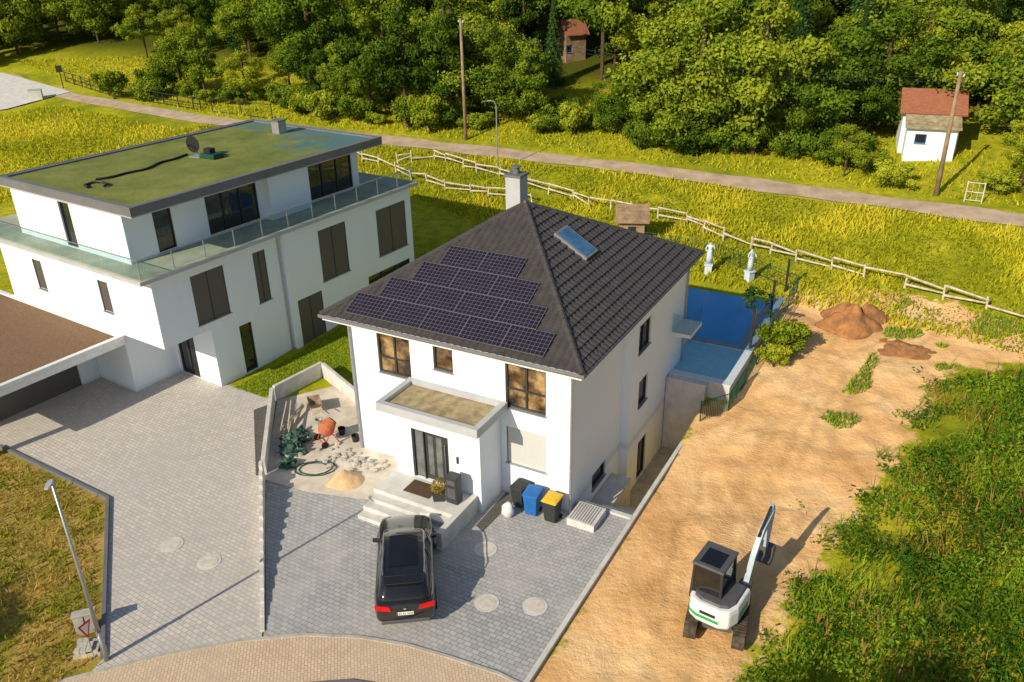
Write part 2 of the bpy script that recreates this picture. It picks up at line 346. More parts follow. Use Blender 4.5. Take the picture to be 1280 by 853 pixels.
wv=N(nt,'ShaderNodeTexWave',bands_direction='Y'); wv.inputs['Scale'].default_value=2.2; wv.inputs['Distortion'].default_value=4; wv.inputs['Detail'].default_value=3; L(nt,coords(nt,'World',rot=(0,0,PH)),wv.inputs[0])
rm=math_n(nt,'SUBTRACT',1.0,at.outputs[1])
rt=math_n(nt,'MULTIPLY',rm,math_n(nt,'ADD',math_n(nt,'MULTIPLY',noise_n(nt,v,1.2,3),.55),math_n(nt,'MULTIPLY',wv.outputs[1],.15)))
d=mixc(nt,rt,d,(.42,.24,.10))
dry=ramp(nt,noise_n(nt,v,.8,6,.7),[(.35,(.15,.16,.02)),(.5,(.36,.27,.06)),(.68,(.54,.35,.13))])
brk=math_n(nt,'MULTIPLY',math_n(nt,'SUBTRACT',noise_n(nt,v,.9,6,.7),.5),1.9)
fd=ramp(nt,math_n(nt,'ADD',sp.outputs[0],brk),[(.40,(0,0,0)),(.58,(1,1,1))])
fr=ramp(nt,math_n(nt,'ADD',sp.outputs[1],math_n(nt,'MULTIPLY',brk,.4)),[(.42,(0,0,0)),(.56,(1,1,1))])
c=mixc(nt,fr,fl,dry); c=mixc(nt,fd,c,d); L(nt,c,b.inputs['Base Color']); b.inputs['Roughness'].default_value=1; b.inputs['Specular IOR Level'].default_value=0
bump(nt,b,math_n(nt,'ADD',noise_n(nt,v,2.6,7,.72),math_n(nt,'MULTIPLY',math_n(nt,'MULTIPLY',rm,wv.outputs[1]),.07)),.75,.14)
me.materials.append(m)
def sheet(name,poly,z,mat):
    mb=MB(); mb.add([(x,y,z) for x,y in poly],[tuple(range(len(poly)))]); o=mb.obj(name,mat,fix=False)
    if o.data.polygons[0].normal.z<0: o.data.flip_normals()
    return struct(o)
RC=[(-16,16.9),(-13.8,18.3),(-11.2,19.25),(-8.8,19.8),(-6.8,20.0),(-5.0,19.85),(-3.5,19.5),(-2.2,19.0),(-.6,18.3),(1.5,17.0),(4,15)]
sheet('neighbour_driveway',[(-22.9,31.4),(-16.3,27.4),(-12.9,19.1),(-13.2,18),(-8.1,19.4),(-8.2,20.1),(-10.4,28.7),(-11.6,35.2),(-12.1,35.4),(-14,36.6),W2(.1,2.8),W2(-5,3.5),W2(-13,0),(-30,34)],.03,'pave2')
kb=W(2.3,-9.6)
sheet('driveway',[(-10.3,28.7),(-8.1,20.1),(-8.2,18.8),(-2,18),kb,W(2.3,.8),W(-.3,.8),W(-9.5,.8),W(-10.5,-1.2)],.03,'pave1')
sheet('yard_floor',[(-10.3,28.5),(-11.4,35.1),(-8.6,36.6),W(-9.6,2),W(-9.6,.6),W(-7.05,.5),W(-7.05,-2.9),(-8.4,27.6)],.045,'cyard')
sheet('gravel_bed',[W(-2.75,-2.4),W(-2.35,-2.6),W(-2.2,-.05),W(-2.75,-.05)],.05,'bedgravel')
sheet('gravel_strip',[(-10.75,28.8),(-10.6,28.8),(-11.7,34.7),(-12.3,34.2)],.05,'bedgravel')
sheet('road',RC+[(8,8),(-20,5),(-24,12)],.05,'pave3')
mb=MB()
for (x0,y0),(x1,y1) in zip(RC[:-1],RC[1:]):
    mb.prism([(x0,y0-.02),(x1,y1-.02),(x1,y1-.14),(x0,y0-.14)],-.05,.075)
struct(mb.obj('kerb_stones','conc'))
mb=MB(); IN=[(-9.6,16.6),(-7,17.9),(-5,18.05),(-3.4,17.7),(-2.2,17.1),(0,15.6)]
for (x0,y0),(x1,y1) in zip(IN[:-1],IN[1:]): mb.prism([(x0,y0),(x1,y1),(x1,y1-.16),(x0,y0-.16)],-.05,.12)
struct(mb.obj('gutter_kerb','fascia'))
mb=MB(); pl=[]
for a,b_ in zip(PATH[:-1],PATH[1:]):
    n=int(math.dist(a,b_)/1.5)+1
    for i in range(n): t=i/n; pl.append((a[0]+(b_[0]-a[0])*t,a[1]+(b_[1]-a[1])*t))
pl.append(PATH[-1]); rings=[]
for i,p in enumerate(pl):
    q=pl[min(i+1,len(pl)-1)]; r=pl[max(i-1,0)]; d=Vector((q[0]-r[0],q[1]-r[1])).normalized(); n=Vector((-d.y,d.x)); w=1.02+.35*noise.noise(Vector((i*.3,0,0)))
    rings.append([(p[0]+n.x*k*w,p[1]+n.y*k*w,T(p[0]+n.x*k*w,p[1]+n.y*k*w)+.07) for k in (-1,0,1)])
mb.loft(rings,closed=False,caps=False); struct(mb.obj('country_path','path',fix=False))
sheetp=[(-95,140),(-66,116),(-53,104.5),(-58,99),(-66,96),(-95,104)]
mb=MB(); mb.add([(x,y,T(x,y)+.12) for x,y in sheetp],[tuple(range(6))]); struct(mb.obj('asphalt_road','concl',fix=False))
# ------------------------------------------------------------------ wall with openings
def pbox(mb,kind,c,s0,s1,z0,z1,d0,d1):
    if kind=='F': mb.box(s0,s1,c+d0,c+d1,z0,z1)
    else: mb.box(c-d1,c-d0,s0,s1,z0,z1)
def wall(mb,kind,c,s0,s1,z0,z1,holes=(),depth=.16):
    P=(lambda s,z,d=0:(s,c+d,z)) if kind=='F' else (lambda s,z,d=0:(c-d,s,z))
    ss=sorted({s0,s1}|{h[0] for h in holes}|{h[1] for h in holes}); zz=sorted({z0,z1}|{h[2] for h in holes}|{h[3] for h in holes})
    for a,b_ in zip(ss[:-1],ss[1:]):
        for e,f in zip(zz[:-1],zz[1:]):
            m_=((a+b_)/2,(e+f)/2)
            if any(h[0]<m_[0]<h[1] and h[2]<m_[1]<h[3] for h in holes): continue
            mb.quad(P(a,e),P(b_,e),P(b_,f),P(a,f))
    for h in holes:
        a,b_,e,f=h
        mb.quad(P(a,e),P(a,f),P(a,f,depth),P(a,e,depth)); mb.quad(P(b_,e),P(b_,e,depth),P(b_,f,depth),P(b_,f))
        mb.quad(P(a,f),P(b_,f),P(b_,f,depth),P(a,f,depth)); mb.quad(P(a,e),P(a,e,depth),P(b_,e,depth),P(b_,e))
def window(par,kind,c,s0,s1,z0,z1,cols=1,trans=None,glass='glass',frame='anth',depth=.1,sill=True,name='window'):
    mb=MB(); pbox(mb,kind,c,s0,s1,z0,z1,depth+.03,depth+.05); w=mb.obj(name,glass,par)
    mb=MB(); t=.06
    pbox(mb,kind,c,s0,s0+t,z0,z1,depth-.03,depth+.028); pbox(mb,kind,c,s1-t,s1,z0,z1,depth-.03,depth+.028)
    pbox(mb,kind,c,s0+t,s1-t,z0,z0+t,depth-.03,depth+.028); pbox(mb,kind,c,s0+t,s1-t,z1-t,z1,depth-.03,depth+.028)
    for i in range(1,cols):
        x=s0+(s1-s0)*i/cols; pbox(mb,kind,c,x-.04,x+.04,z0+t,z1-t,depth-.028,depth+.026)
    if trans: pbox(mb,kind,c,s0+t,s1-t,trans-.035,trans+.035,depth-.026,depth+.024)
    mb.obj('frame',frame,w)
    if sill:
        mb=MB(); pbox(mb,kind,c,s0-.04,s1+.04,z0-.04,z0+.004,-.06,depth-.035); mb.obj('sill','steel',w)
    return w
def shutterwin(par,kind,c,s0,s1,z0,z1,mat='shutter',cols=2,depth=.06,sill=True):
    mb=MB()
    for i in range(cols):
        a=s0+(s1-s0)*i/cols+.02; b_=s0+(s1-s0)*(i+1)/cols-.02; pbox(mb,kind,c,a,b_,z0+.02,z1-.02,depth,depth+.05)
    w=mb.obj('shutter',mat,par); mb=MB()
    pbox(mb,kind,c,s0,s1,z0,z1,depth+.055,depth+.09)
    for i in range(cols+1):
        x=s0+(s1-s0)*i/cols; pbox(mb,kind,c,max(s0,x-.03),min(s1,x+.03),z0,z1,depth-.02,depth+.052)
    mb.obj('frame','anth' if mat!='shutterw' else 'midgrey',w)
    if sill:
        mb=MB(); pbox(mb,kind,c,s0-.04,s1+.04,z0-.04,z0+.004,-.06,depth-.025); mb.obj('sill','steel',w)
# ------------------------------------------------------------------ MAIN HOUSE
H=thing('detached_house',(O[0],O[1],0),-PH,'white two-storey house with dark tiled pyramid roof and solar panels','house')
ZE=6.52; WT=ZE-.22; La=9.94; Lb=12.11
mb=MB()
FH=[(-8.6,-7.0,4.1,5.85),(-5.9,-5.0,4.85,5.85),(-2.7,-1.0,4.0,5.85),(-2.7,-1.0,1.5,3.15)]
SB,SA=5.2,.38
RH=[(2.2,3.6,-.45,.3)]; RH2=[(5.9,7.3,4.2,5.5),(6.2,7.3,1.45,2.75),(6.5,7.6,-2.6,-.5)]
wall(mb,'F',0,-La,0,-.3,WT,FH); wall(mb,'R',0,0,SB,-2.75,WT,RH); wall(mb,'R',SA,SB,Lb,-2.75,WT,RH2)
mb.quad((0,SB,-2.75),(SA,SB,-2.75),(SA,SB,WT),(0,SB,WT))
mb.quad((-La,0,-.3),(-La,Lb,-.3),(-La,Lb,WT),(-La,0,WT)); mb.quad((-La,Lb,-.3),(SA,Lb,-.3),(SA,Lb,WT),(-La,Lb,WT))
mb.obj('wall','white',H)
window(H,'F',0,*FH[0],cols=2,trans=4.8); window(H,'F',0,*FH[1]); window(H,'F',0,*FH[2],cols=2,trans=4.8)
shutterwin(H,'F',0,*FH[3],mat='shutterw',cols=1)
window(H,'R',0,*RH[0],glass='glassd'); window(H,'R',SA,*RH2[0],cols=2,glass='glassd'); window(H,'R',SA,*RH2[1],glass='glassd')
window(H,'R',SA,*RH2[2],name='basement_door',glass='glassd',sill=False)
mb=MB(); e0,e1,eb=-6.85,-2.95,-1.6
EH=[(-6.05,-4.35,.74,3.0)]
wall(mb,'F',eb,e0,e1,.02,3.85,EH); wall(mb,'R',e1,eb,-.003,.02,3.85)
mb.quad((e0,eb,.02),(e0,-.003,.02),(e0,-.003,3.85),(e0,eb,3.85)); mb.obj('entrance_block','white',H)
mb=MB(); pbox(mb,'F',eb,-5.5,-4.4,.78,2.95,.12,.16); dr=mb.obj('door','anth',H)
mb=MB(); pbox(mb,'F',eb,-5.98,-5.55,.8,2.95,.13,.15); pbox(mb,'F',eb,-5.35,-5.12,1.0,2.8,.108,.119);pbox(mb,'F',eb,-4.98,-4.72,1.0,2.8,.108,.119); mb.obj('door_glass','glassg',dr)
mb=MB(); mb.cyl((-4.55,eb+.06,1.2),(-4.55,eb+.06,2.6),.02); mb.obj('handle','silver',dr)
mb=MB(); pbox(mb,'F',eb,-6.05,-5.98,.75,3.0,.05,.128); pbox(mb,'F',eb,-5.55,-5.5,.75,3.0,.05,.118); pbox(mb,'F',eb,-4.4,-4.35,.75,3.0,.05,.158); pbox(mb,'F',eb,-5.98,-4.4,2.952,3.0,.052,.118); mb.obj('door_frame','anth',dr)
mb=MB(); mb.box(-3.98,-3.9,eb-.05,eb-.002,2.0,2.3); mb.obj('wall_lamp','anth',H)
mb=MB(); mb.box(-7.1,-2.6,-2.3,-.01,3.86,3.98); mb.box(-7.1,-2.6,-2.3,-2.05,3.98,4.22); mb.box(-7.1,-6.85,-2.05,-.01,3.98,4.22); mb.box(-2.85,-2.6,-2.05,-.01,3.98,4.22); mb.box(-6.85,-2.85,-.25,-.01,3.98,4.22)
cp=mb.obj('canopy','fascialight',H,bevel=.01)
mb=MB(); mb.box(-6.84,-2.86,-2.04,-.26,3.99,4.06); mb.obj('canopy_fill','canopytop',cp)
mb=MB()
for i in range(4): mb.box(-7.0,-3.35,-4.1+.36*i,-1.603,.03+.177*i,.03+.177*(i+1)-.002)
st_=mb.obj('entrance_steps','concl',H,bevel=.01)
mb=MB(); mb.box(-3.34,-3.1,-4.2,-1.61,.02,.80); mb.obj('step_cheek','concl',H,bevel=.015)
mb=MB(); mb.box(-5.9,-4.7,-2.6,-1.8,.742,.76); o=mb.obj('doormat','brownstep'); o.matrix_world=Matrix.Translation((O[0],O[1],0))@Matrix.Rotation(-PH,4,'Z'); tag(o,'dark brown doormat in front of the entrance door','doormat')
R0,R1,Q0,Q1=-La-.76,.76,-.76,Lb+.76
apx=((R0+R1)/2,(Q0+Q1)/2,9.98)
def slope(p0,p1,mb):
    p0=Vector(p0);p1=Vector(p1);ap=Vector(apx); e=(p1-p0);Le=e.length;e.normalize()
    w=ap-p0; up=w-e*w.dot(e); tA=w.dot(e); Ls=up.length; up.normalize(); nr=e.cross(up)
    if nr.z<0: nr=-nr
    nt_=int(Le/.05); nc=int(Ls/.36); rows=[]
    for k in range(nc):
        for q in (0,1): rows.append((k+q*.985,q))
    rings=[]
    for kk,q in rows:
        wv=min(Ls,kk*Ls/nc); f=wv/Ls; lo=tA*f; hi=Le-(Le-tA)*f; ring=[]
        for i in range(nt_+1):
            t=min(max(i*Le/nt_,lo),hi); jit=.012*noise.noise(Vector((int(t/.3)*7.7,int(kk)*3.3,p0.x)))
            h=.055*abs(math.sin(math.pi*t/.30))**.7+(.055 if q==0 else .0)+jit
            ring.append(p0+e*t+up*wv+nr*h)
        rings.append(ring)
    mb.loft(rings,closed=False,caps=False)
mb=MB(); c4=[(R0,Q0,ZE),(R1,Q0,ZE),(R1,Q1,ZE),(R0,Q1,ZE)]
for i in range(4): slope(c4[i],c4[(i+1)%4],mb)
roof=mb.obj('roof','tiles',H,fix=False)
bm=bmesh.new(); bm.from_mesh(roof.data)
bmesh.ops.remove_doubles(bm,verts=bm.verts,dist=.0005); bm.normal_update()
fl_=[f for f in bm.faces if f.normal.z<0]; bmesh.ops.reverse_faces(bm,faces=fl_); bm.to_mesh(roof.data); bm.free()
mb=MB()
for cc in c4:
    a=Vector(cc);bq=Vector(apx);n=int((bq-a).length/.38);d=(bq-a)/n
    for k in range(n): mb.cyl(a+d*k+Vector((0,0,.03)),a+d*(k+1.08)+Vector((0,0,.03)),.125,.10,8)
mb.cyl((apx[0],apx[1],apx[2]-.05),(apx[0],apx[1],apx[2]+.18),.17,.08,10)
mb.obj('hip_tiles','tiles',roof)
mb=MB(); mb.box(R0+.06,R1-.06,Q0+.06,Q1-.06,WT+.002,WT+.05); mb.obj('soffit','whitep',roof)
mb=MB()
mb.box(R0+.04,R1-.04,Q0+.02,Q0+.055,WT,ZE-.01);mb.box(R0+.04,R1-.04,Q1-.055,Q1-.02,WT,ZE-.01);mb.box(R0+.02,R0+.055,Q0+.06,Q1-.06,WT,ZE-.01);mb.box(R1-.055,R1-.02,Q0+.06,Q1-.06,WT,ZE-.01); mb.obj('fascia_board','whitep',roof)
z=ZE-.04; o_=lambda p:(p[0]+(.05 if p[0]>apx[0] else -.05),p[1]+(.05 if p[1]>apx[1] else -.05),z)
mb=MB(); mb.tube([o_(c4[i%4]) for i in range(5)],.075,10); mb.obj('gutter','fascia',roof)
for pts_ in ([(.6,-.6,z),(.1,-.12,z-.35),(.08,-.1,z-.6),(.08,-.1,-.2)],[(-La-.6,-.6,z),(-La+.03,-.1,z-.35),(-La+.03,-.1,z-.6),(-La+.03,-.1,.05)],[(.7,Lb+.5,z),(.47,Lb-.1,z-.4),(.47,Lb-.1,-2.6)]):
    mb=MB(); mb.tube(pts_,.05); mb.obj('downpipe','steel',roof)
mb=MB(); cx,cy=-7.3,9.6; mb.box(cx-.38,cx+.38,cy-.38,cy+.38,7.2,10.1); ch=mb.obj('chimney','fascialight',roof)
mb=MB(); mb.box(cx-.44,cx+.44,cy-.44,cy+.44,10.1,10.2); mb.cyl((cx,cy,10.2),(cx,cy,10.5),.16); mb.cyl((cx,cy,10.5),(cx,cy,10.55),.24);mb.obj('chimney_cap','fascia',ch)
slF=math.atan2(apx[2]-ZE,apx[1]-Q0)
mb0=MB(); mb0.box(-.86,.86,-.522,.522,.0,.035)
mbf=MB()
for a in ((-.874,.874,-.536,-.523),(-.874,.874,.523,.536),(-.874,-.861,-.523,.523),(.861,.874,-.523,.523)): mbf.box(a[0],a[1],a[2],a[3],-.005,.038)
first=None
for r,(n,ctr) in enumerate([(5,-5.22),(4,-5.12),(3,-5.05),(2,-5.2)]):
    for i in range(n):
        t=.30+r*1.08+.535; a=ctr+(i-(n-1)/2)*1.753
        if first is None:
            o=mb0.obj('solar_panel','solar',H); fr_=mbf.obj('frame','panelframe',o); first=(o,fr_)
        else:
            o=first[0].copy(); COL.objects.link(o); f2=first[1].copy(); COL.objects.link(f2); f2.parent=o
        o.parent=H; hb=Q0+t*math.cos(slF); hz=ZE+t*math.sin(slF)
        o.location=(a,hb-.12*math.sin(slF),hz+.12*math.cos(slF)); o.rotation_euler=(slF,0,0)
slR=math.atan2(apx[2]-ZE,R1-apx[0])
def onR(a,b_,h): return (a+h*math.sin(slR),b_,ZE+(R1-a)*math.tan(slR)+h*math.cos(slR))
mb=MB(); mb.box(-.85,.85,-.58,.58,.0,.17); sk=mb.obj('skylight','midgrey',roof); sk.location=onR(-2.65,5.95,.02); sk.rotation_euler=(0,slR,0)
mb=MB(); mb.box(-.75,.75,-.48,.48,.171,.185); mb.obj('skylight_pane','skyl',sk)
mb=MB(); mb.box(SA+.002,1.3,10.3,12.0,3.25,3.42); bl=mb.obj('balcony','whitep',H)
mb=MB(); mb.box(1.26,1.28,10.3,12.0,3.43,4.35); mb.box(SA+.01,1.25,10.3,10.32,3.43,4.35); mb.obj('railing','rail',bl)
e=thing('basement_stairwell',(O[0],O[1],0),-PH,'sunken concrete stair and light court beside the house','stairwell')
mb=MB(); mb.box(.01,2.285,.81,10.19,-2.69,-2.62); mb.obj('floor','conc',e)
mb=MB()
for i in range(13): mb.box(.9,2.28,.9+.28*i,.9+.28*(i+1),-2.61,-.02-.195*(i+1)+.1)
mb.obj('stairs','concl',e)
for q in ((.03,.88,.9,4.4,-2.61,-.9),(.42,2.28,9.9,10.3,-2.61,1.25),(-.02,2.28,.6,.79,-2.6,.12)):
    mb=MB(); mb.box(*q); mb.obj('retaining_wall','concl',e)
mb=MB(); mb.prism([W(2.3,-9.7),W(2.46,-9.7),W(2.46,10.3),W(2.3,10.3)],-2.75,.16); tag(mb.obj('plot_kerb_wall','concl'),'long pale concrete kerb wall between the driveway and the bare soil','wall')
mb=MB(); mb.box(.25,1.35,-.75,.45,.03,.32); mb2=mb.obj('lightwell','concl',H); mb=MB()
for i in range(9): mb.box(.33+i*.105,.36+i*.105,-.68,.38,.325,.34)
mb.obj('grating','steel',mb2)
TE=thing('pool_terrace',(O[0],O[1],0),-PH,'raised garden terrace with blue pool behind white house','terrace')
mb=MB(); zt=1.25; PB=22.9
mb.box(-12,3.3,14.3,14.8,-.5,zt); mb.box(-12,-3.9,14.8,25.0,-.5,zt); mb.box(2.5,3.3,14.8,25.0,-.5,zt); mb.box(-3.9,2.5,PB,25.0,-.5,zt); mb.box(-12,-.2,12.2,14.3,-.5,zt); mb.box(-.2,3.3,10.35,10.8,-2.6,zt); mb.box(-.2,.1,10.8,14.3,-2.6,zt); mb.box(2.95,3.3,10.8,14.3,-1,zt)
mb.obj('terrace_wall','concl',TE)
mb=MB(); mb.box(-3.89,2.49,14.81,PB-.01,.2,1.2); mb.obj('pool','pool',TE)
mb=MB(); mb.box(.11,2.94,10.81,14.29,.2,1.2); mb.obj('splash_pool','teal',TE)
mb=MB()
for q in ((-.25,3.35,10.3,10.75),(2.98,3.35,10.76,14.3),(-.25,.08,10.76,14.3)): mb.box(*q,zt+.003,zt+.05)
mb.obj('coping','stone',TE)
mb=MB()
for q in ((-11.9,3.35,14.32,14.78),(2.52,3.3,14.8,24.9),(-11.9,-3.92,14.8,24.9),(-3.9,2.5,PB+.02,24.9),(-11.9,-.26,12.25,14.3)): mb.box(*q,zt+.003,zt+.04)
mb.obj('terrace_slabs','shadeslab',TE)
for a_,b_ in ((3.15,14.6),(3.15,19.0),(3.15,22.6)):
    mb=MB(); mb.box(a_-.06,a_+.06,b_-.06,b_+.06,zt+.041,zt+2.1); mb.obj('post','dark',TE)
def mesh_fence(name,pts,h,label,mat,cat='fence',step=2.2,rails=(.1,.95),vert=.12,post=.03):
    e=thing(name,(0,0,0),0,label,cat); mb=MB(); ps=[]
    for (x0,y0,z0),(x1,y1,z1) in zip(pts[:-1],pts[1:]):
        n=max(1,round(math.dist((x0,y0),(x1,y1))/step))
        for i in range(n): t=i/n; ps.append((x0+(x1-x0)*t,y0+(y1-y0)*t,z0+(z1-z0)*t))
        for r in rails: mb.cyl((x0,y0,z0+h*r),(x1,y1,z1+h*r),post*.7,n=6)
        if vert:
            k=int(math.dist((x0,y0),(x1,y1))/vert)
            for i in range(1,k): t=i/k; x=x0+(x1-x0)*t;y=y0+(y1-y0)*t;zz=z0+(z1-z0)*t; mb.cyl((x,y,zz+h*rails[0]),(x,y,zz+h*rails[-1]),.012,n=4)
    ps.append(pts[-1]); mb.obj('railing' if vert else 'rail',mat,e)
    for p in ps:
        m_=MB(); m_.cyl((0,0,0),(0,0,h),post,n=6); o=m_.obj('post',mat,e); o.location=p
    return e
P3=lambda a,b_,z:(*W(a,b_),z)
mesh_fence('garden_fence',[P3(2.6,8.3,0.1),P3(3.5,9.6,.1),P3(3.6,12,.3)],1.25,'dark green metal fence at the end of the pool terrace','fencegreen',vert=.1,step=1.4)
mesh_fence('wire_fence',[P3(3.6,12.2,.35),P3(3.7,16,.8),P3(3.8,22.5,1.5),P3(-2,25.6,1.7),P3(-12,25.6,1.7)],1.0,'thin dark wire fence around the pool garden','fencegreen',vert=.2,step=2.5,post=.025)
# ------------------------------------------------------------------ NEIGHBOUR
K=thing('flat_roof_house',(O2[0],O2[1],0),-PH2,'white three-storey house with flat green roof and dark shutters','house')
mb=MB()
h1=[(2.0,3.9,3.6,6.1),(5.7,6.5,3.4,6.1)]; hd=[(4.2,5.0,.06,2.7)]
wall(mb,'R',.3,0,7.5,3.2,6.75,h1); wall(mb,'R',.3,2.6,7.5,0,3.2,hd)
h2=[(9.9,12.0,3.2,6.1),(14.5,17.1,3.2,6.0),(7.9,9.7,.06,2.8),(13.4,17.2,.9,2.3)]
wall(mb,'R',.6,7.5,17.6,0,6.75,h2); mb.quad((.3,7.5,0),(.6,7.5,0),(.6,7.5,6.75),(.3,7.5,6.75))
hf=[(-4.0,-3.2,4.2,5.8),(-9.6,-8.8,4.2,5.8)]
wall(mb,'F',0,-12.5,.3,3.2,6.75,hf); wall(mb,'F',2.6,-2.9,.3,0,3.2,[(-2.75,-1.3,.05,2.6)])
mb.quad((-12.5,0,3.2),(.3,0,3.2),(.3,2.6,3.2),(-12.5,2.6,3.2)); wall(mb,'R',-2.9,0,2.6,0,3.2); wall(mb,'F',0.0,-12.5,-2.9,0,3.2)
mb.quad((-12.5,0,0),(-12.5,17.6,0),(-12.5,17.6,6.75),(-12.5,0,6.75)); mb.quad((-12.5,17.6,0),(.6,17.6,0),(.6,17.6,6.75),(-12.5,17.6,6.75))
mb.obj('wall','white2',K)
for h in h1+[h2[0],h2[1]]:
    shutterwin(K,'R',.3 if h in h1 else .6,*h,cols=2)
shutterwin(K,'R',.6,*h2[2],cols=2,sill=False); window(K,'R',.6,*h2[3],glass='glassd',cols=3,sill=False)
window(K,'R',.3,*hd[0],glass='glassd',name='door',sill=False)
for h in hf: shutterwin(K,'F',0,*h,cols=1)
window(K,'F',2.6,-2.75,-1.3,.05,2.6,glass='glassd',cols=2,name='door',sill=False)
mb=MB(); mb.tube([(.36,7.35,6.7),(.36,7.35,.05)],.045); mb.obj('downpipe','steel',K)
mb=MB(); mb.box(-14,.95,-.85,17.95,6.755,6.95); tc_=mb.obj('terrace','cream',K,bevel=.01)
mb=MB(); mb.box(-14.02,.99,-.89,-.851,6.76,6.93); mb.box(.951,.99,-.85,17.97,6.76,6.93); mb.obj('terrace_edge','fascialight',tc_)
mb=MB(); ph=[(-6.3,-5.4,7.0,9.2)]; pr=[(1.8,2.8,7.0,9.1),(4.7,7.9,7.0,9.25),(11.4,14.9,7.0,9.25)]
wall(mb,'F',.3,-10.4,-1.3,6.95,9.4,ph); wall(mb,'R',-1.3,.3,15.4,6.95,9.4,pr)
mb.quad((-10.4,.3,6.95),(-10.4,15.4,6.95),(-10.4,15.4,9.4),(-10.4,.3,9.4)); mb.quad((-10.4,15.4,6.95),(-1.3,15.4,6.95),(-1.3,15.4,9.4),(-10.4,15.4,9.4))
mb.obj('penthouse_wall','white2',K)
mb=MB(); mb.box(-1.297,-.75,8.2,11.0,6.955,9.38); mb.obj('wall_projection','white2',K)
window(K,'F',.3,*ph[0],glass='glassd',sill=False)
for h,c_ in zip(pr,(1,3,3)): window(K,'R',-1.3,*h,glass='glassd',cols=c_,sill=False)
RL,RB=10.65,16.16; z0,z1=9.4,9.86
mb=MB(); mb.box(-RL,0,0,RB,z0,9.7); rf=mb.obj('flat_roof','fascialight',K)
mb=MB()
for q in ((-RL-.02,.02,-.02,.28),(-RL-.02,.02,RB-.28,RB+.02),(-RL-.02,-RL+.28,.281,RB-.281),(-.28,.02,.281,RB-.281)): mb.box(*q,z0+.06,z1)
mb.obj('roof_edge','fascia',rf)
mb=MB()
for q in ((-RL-.03,.03,-.03,.02),(-RL-.03,.03,RB-.02,RB+.03),(-RL-.03,-RL+.02,.021,RB-.021),(-.02,.03,.021,RB-.021)): mb.box(*q,z1+.001,z1+.03)
mb.obj('roof_trim','silver',rf)
mb=MB(); mb.box(-RL+.281,-.281,.281,RB-.281,9.7,9.78); mb.obj('roof_turf','turf',rf)
mb=MB(); mb.box(-6.6,-6.0,14.0,14.6,9.79,10.5); cc=mb.obj('chimney','steel',rf); mb=MB(); mb.box(-6.66,-5.94,13.94,14.66,10.5,10.56); mb.obj('chimney_cap','fascia',cc)
dish=thing('satellite_dish',(*W2(-5.6,7.9),9.79),-.4,'black satellite dish on a short mast on flat green roof','satellite dish')
mb=MB(); mb.cyl((0,0,0.061),(0,0,.75),.03); mb.box(-.35,.35,-.3,.3,0,.06); mb.obj('mast','steel',dish)
mb=MB(); rings=[]
for k in range(1,6):
    r=.09*k; rings.append([(r*math.cos(i*.524),-.08-.22*(r/.55)**2,.7+r*math.sin(i*.524)) for i in range(12)])
mb.loft(rings); mb.cyl((0,0,.5),(0,-.55,.7),.015); mb.box(-.04,.04,-.62,-.52,.66,.76); mb.obj('reflector','black',dish)
e=thing('roof_equipment_box',(*W2(-4.7,8.1),9.79),-.5,'small green and black equipment box on flat roof','box')
mb=MB(); mb.box(-.5,.5,-.35,.35,0,.25); mb.obj('crate','fencegreen',e,bevel=.02); mb=MB(); mb.box(-.35,.1,-.2,.2,.251,.5); mb.obj('lid','black',e,bevel=.02)
mb=MB(); pts=[]
for i in range(26):
    t=i/25; a=-5.9+.35*math.sin(t*5)+.1*math.sin(t*17); b_=2.2+5.6*t; pts.append((*W2(a,b_),9.84))
mb.tube(pts,.06,6); tag(mb.obj('cable_hose','black'),'black cable hose lying in curves on the green roof','hose')
mb=MB(); pts=[(*W2(-4.9+.6*math.cos(t*.3),1.6+.45*math.sin(t*.3)),9.85+.03*math.sin(t)) for t in range(17)]; mb.tube(pts,.06,6)
tag(mb.obj('cable_hose','black'),'loose black hose loop near the roof edge','hose')
mb=MB()
for b0 in np.arange(-.7,17.6,1.7): mb.box(.8,.82,b0+.03,min(b0+1.67,17.85),6.97,7.85)
for a0 in np.arange(-13.8,.6,1.7): mb.box(a0+.03,min(a0+1.67,.75),-.74,-.72,6.97,7.85)
rl=mb.obj('terrace_railing','rail',K)
mb=MB(); mb.box(.79,.83,-.75,17.9,7.851,7.875); mb.box(-13.9,.789,-.75,-.71,7.851,7.875)
for b0 in np.arange(-.7,17.9,1.7): mb.box(.79,.83,b0-.02,b0+.02,6.951,7.85)
mb.obj('handrail','steel',rl)
G=thing('garage',(O2[0],O2[1],0),-PH2,'white flat-roofed garage with brown gravel roof and dark door','garage')
mb=MB(); mb.box(-14,-2.75,-8.2,-.01,2.72,3.0)
for q in ((-14,-2.75,-8.2,-7.95),(-3.0,-2.75,-7.95,-.26),(-14,-2.75,-.26,-.01)): mb.box(*q,3.001,3.2)
mb.obj('roof_slab','whitep',G,bevel=.015)
mb=MB(); mb.box(-13.9,-3.01,-7.94,-.27,3.002,3.12); mb.obj('roof_gravel','gravelroof',G)
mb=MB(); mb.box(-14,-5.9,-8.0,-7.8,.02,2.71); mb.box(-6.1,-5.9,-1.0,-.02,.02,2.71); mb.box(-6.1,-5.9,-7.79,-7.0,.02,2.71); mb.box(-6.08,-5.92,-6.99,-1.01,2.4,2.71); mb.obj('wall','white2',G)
mb=MB(); mb.box(-6.06,-5.96,-6.98,-1.02,.03,2.39); mb.obj('garage_door','garage',G)
mb=MB(); mb.box(-3.5,-3.15,-7.3,-6.9,.02,2.71); mb.obj('pillar','whitep',G)
